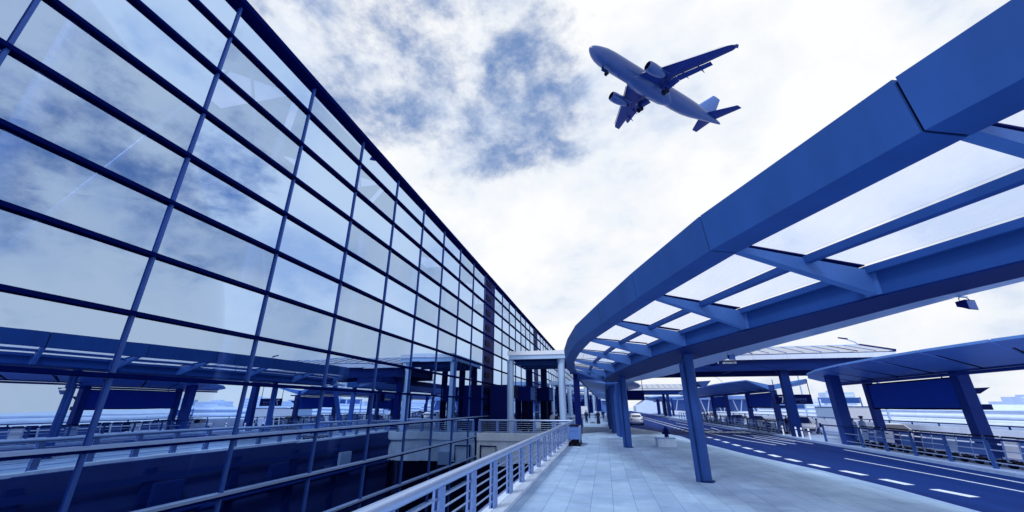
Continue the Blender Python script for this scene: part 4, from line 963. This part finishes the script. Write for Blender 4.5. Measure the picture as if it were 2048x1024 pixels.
MB().loft([[(x, r*1.03*cos(2*pi*k/24), zc+r*.72*sin(2*pi*k/24)) for k in range(24)] for x, r, zc in bel]).build('belly_fairing', PLANE, AP)
def foil(xl, c, y, z0, tk):
    pts = [(0, 0), (.05, .5), (.2, .9), (.45, 1), (.75, .5), (1, .02), (.75, -.25), (.45, -.55), (.2, -.6), (.05, -.4)]
    return [(xl-c*a, y, z0+tk*b*.5) for a, b in pts]
for s in (-1, 1):
    L_ = [(1.5, -11.6, 6.2, -1.0, .85), (6.0, -14.3, 3.75, -.62, .5), (11.5, -17.3, 2.75, -.22, .32), (16.2, -19.85, 1.75, .15, .2), (16.95, -20.5, 1.1, .25, .1)]
    MB().loft([foil(xl, c, s*y, z0, tk) for y, xl, c, z0, tk in L_]).build('wing', PLANED, AP)
    # flaps: inner and outer, drooped behind the trailing edge with a slot
    for a, b in (((2.1, -17.62, 1.45, -1.25), (6.05, -17.93, 1.2, -.88)), ((6.12, -17.93, 1.15, -.87), (12.4, -20.28, .8, -.42))):
        r0 = [(a[1]-a[2]*q, s*a[0], a[3]-w*a[2]) for q, w in ((0, -.05), (.3, .02), (1, .42), (.5, .28))]
        r1 = [(b[1]-b[2]*q, s*b[0], b[3]-w*b[2]) for q, w in ((0, -.05), (.3, .02), (1, .42), (.5, .28))]
        MB().loft([r0, r1], False).build('flap', PLANED, AP)
    # slat along the leading edge
    MB().loft([[(-11.6-2.7*(y-1.5)/4.5+.25 if y < 6.1 else -14.3-5.4*(y-6)/10+.22, s*y, (-1.12 if y < 2.6 else -.62+(y-6)*.08)-.12+dz) for dz in (0, .05)]+[(-11.6-2.7*(y-1.5)/4.5+.05 if y < 6.1 else -14.3-5.4*(y-6)/10+.03, s*y, (-1.0 if y < 2.6 else -.6+(y-6)*.08)+dz) for dz in (.08, 0)] for y in (2.6, 6.0, 11, 15.8)], False).build('slat', PLANE, AP)
    for y, x in ((4.4, -17.3), (7.6, -17.9), (10.4, -19.1)):
        z0 = -.95+(y-6)*.07
        MB().tube([(x+.2, s*y, z0+.1), (x-.4, s*y, z0-.05), (x-1.2, s*y, z0-.22), (x-2.1, s*y, z0-.55)], [.05, .17, .16, .03], 10).build('flap_fairing', PLANED, AP)
    MB().add([(-20.6, s*16.95, .2), (-21.9, s*16.98, .25), (-22.0, s*17.05, 1.0), (-21.5, s*17.05, .95), (-20.6, s*16.85, .2), (-21.9, s*16.88, .25), (-22.0, s*16.98, 1.0), (-21.5, s*16.98, .95)], [(0, 1, 2, 3), (7, 6, 5, 4), (0, 4, 5, 1), (1, 5, 6, 2), (2, 6, 7, 3), (3, 7, 4, 0)]).build('wingtip_fence', PLANED, AP)
    cx, cy, cz = -10.7, s*5.75, -2.15
    prof = [(0, .88), (-.12, 1.0), (-.6, 1.10), (-1.6, 1.13), (-2.6, 1.03), (-3.4, .86), (-3.9, .72), (-4.4, .5)]
    en = MB().loft([[(cx+x, cy+r*cos(2*pi*k/24), cz+r*sin(2*pi*k/24)) for k in range(24)] for x, r in prof], True, False).build('engine', PLANE, AP)
    MB().loft([[(cx+x, cy+r*cos(2*pi*k/24), cz+r*sin(2*pi*k/24)) for k in range(24)] for x, r in ((0.0, .878), (-.15, .83), (-.8, .82))], True, False).add([(cx-.8, cy+.82*cos(2*pi*k/24), cz+.82*sin(2*pi*k/24)) for k in range(24)], [tuple(range(24))]).build('intake', BLACK, en)
    MB().loft([[(cx+x, cy+r*cos(2*pi*k/16), cz+r*sin(2*pi*k/16)) for k in range(16)] for x, r in ((-3.8, .5), (-4.6, .42), (-5.2, .12))]).build('exhaust_cone', RUBBER, en)
    MB().hexa([(-11.8, cy-.12, -1.1), (-11.8, cy+.12, -1.1), (-16.5, cy+.10, -.85), (-16.5, cy-.10, -.85)], [(-13.4, cy-.12, -.62), (-13.4, cy+.12, -.62), (-17, cy+.1, -.55), (-17, cy-.1, -.55)]).build('pylon', PLANE, en)
    T = [(.5, -32.6, 3.6, .95, .38), (6.2, -36.2, 1.45, 1.6, .14)]
    MB().loft([foil(xl, c, s*y, z0, tk) for y, xl, c, z0, tk in T]).build('tailplane', PLANED, AP)
    gy = s*3.8
    gm = MB().tube([(-17.6, gy, -1.0), (-17.7, gy, -3.0), (-17.7, gy, -3.35)], [.2, .16, .12], 10).tube([(-17.7, gy, -2.4), (-17.4, s*2.2, -1.3)], .08, 8).build('main_gear', NAVY, AP)
    for q in (-.45, .45): MB().tube([(-17.7, gy+q-.19, -3.4), (-17.7, gy+q-.15, -3.4), (-17.7, gy+q+.15, -3.4), (-17.7, gy+q+.19, -3.4)], [.48, .56, .56, .48], 18).build('wheel', RUBBER, gm)
    MB().hexa([(-17.0, gy+s*.28, -1.2), (-18.3, gy+s*.28, -1.2), (-18.2, gy+s*.33, -2.6), (-17.2, gy+s*.33, -2.6)], [(-17.0, gy+s*.33, -1.2), (-18.3, gy+s*.33, -1.2), (-18.2, gy+s*.38, -2.6), (-17.2, gy+s*.38, -2.6)]).build('gear_door', PLANED, gm)
fp = [(-29.6, 1.9, 6.4, .5), (-31.2, 2.9, 5.3, .44), (-35.4, 7.7, 2.3, .2)]
MB().loft([[(xl-c*a, w*b*.5, zz) for a, b in ((0, 0), (.1, .7), (.4, 1), (1, .04), (1, -.04), (.4, -1), (.1, -.7))] for xl, zz, c, w in fp], True).build('tail_fin', PLANEF, AP)
ng = MB().tube([(-5.0, 0, -1.8), (-5.15, 0, -3.35)], [.13, .09], 10).tube([(-5.1, 0, -2.9), (-6.0, 0, -1.85)], .05, 8).build('nose_gear', NAVY, AP)
for q in (-.26, .26): MB().tube([(-5.15, q-.11, -3.35), (-5.15, q-.08, -3.35), (-5.15, q+.08, -3.35), (-5.15, q+.11, -3.35)], [.32, .38, .38, .32], 16).build('wheel', RUBBER, ng)
for s in (-1, 1): MB().box((-4.0, s*.42, -2.9), (-5.6, s*.45, -1.85)).build('gear_door', PLANE, ng)
MB().tube([(-38.25, 0, 1.1), (-38.42, 0, 1.1)], .17, 12).build('exhaust', RUBBER, AP)
for xx in (-8, -24.8): MB().tube([(xx, 0, -2.0), (xx-.25, 0, -2.3)], .05, 6).build('antenna', NAVY, AP)

# ---------------------------------------------------------------- render settings
S.view_settings.view_transform = 'Standard'; S.view_settings.look = 'None'; S.view_settings.exposure = 0; S.view_settings.gamma = 1
S.cycles.max_bounces = 8; S.cycles.transparent_max_bounces = 12; S.cycles.glossy_bounces = 5
S.cycles.use_denoising = True
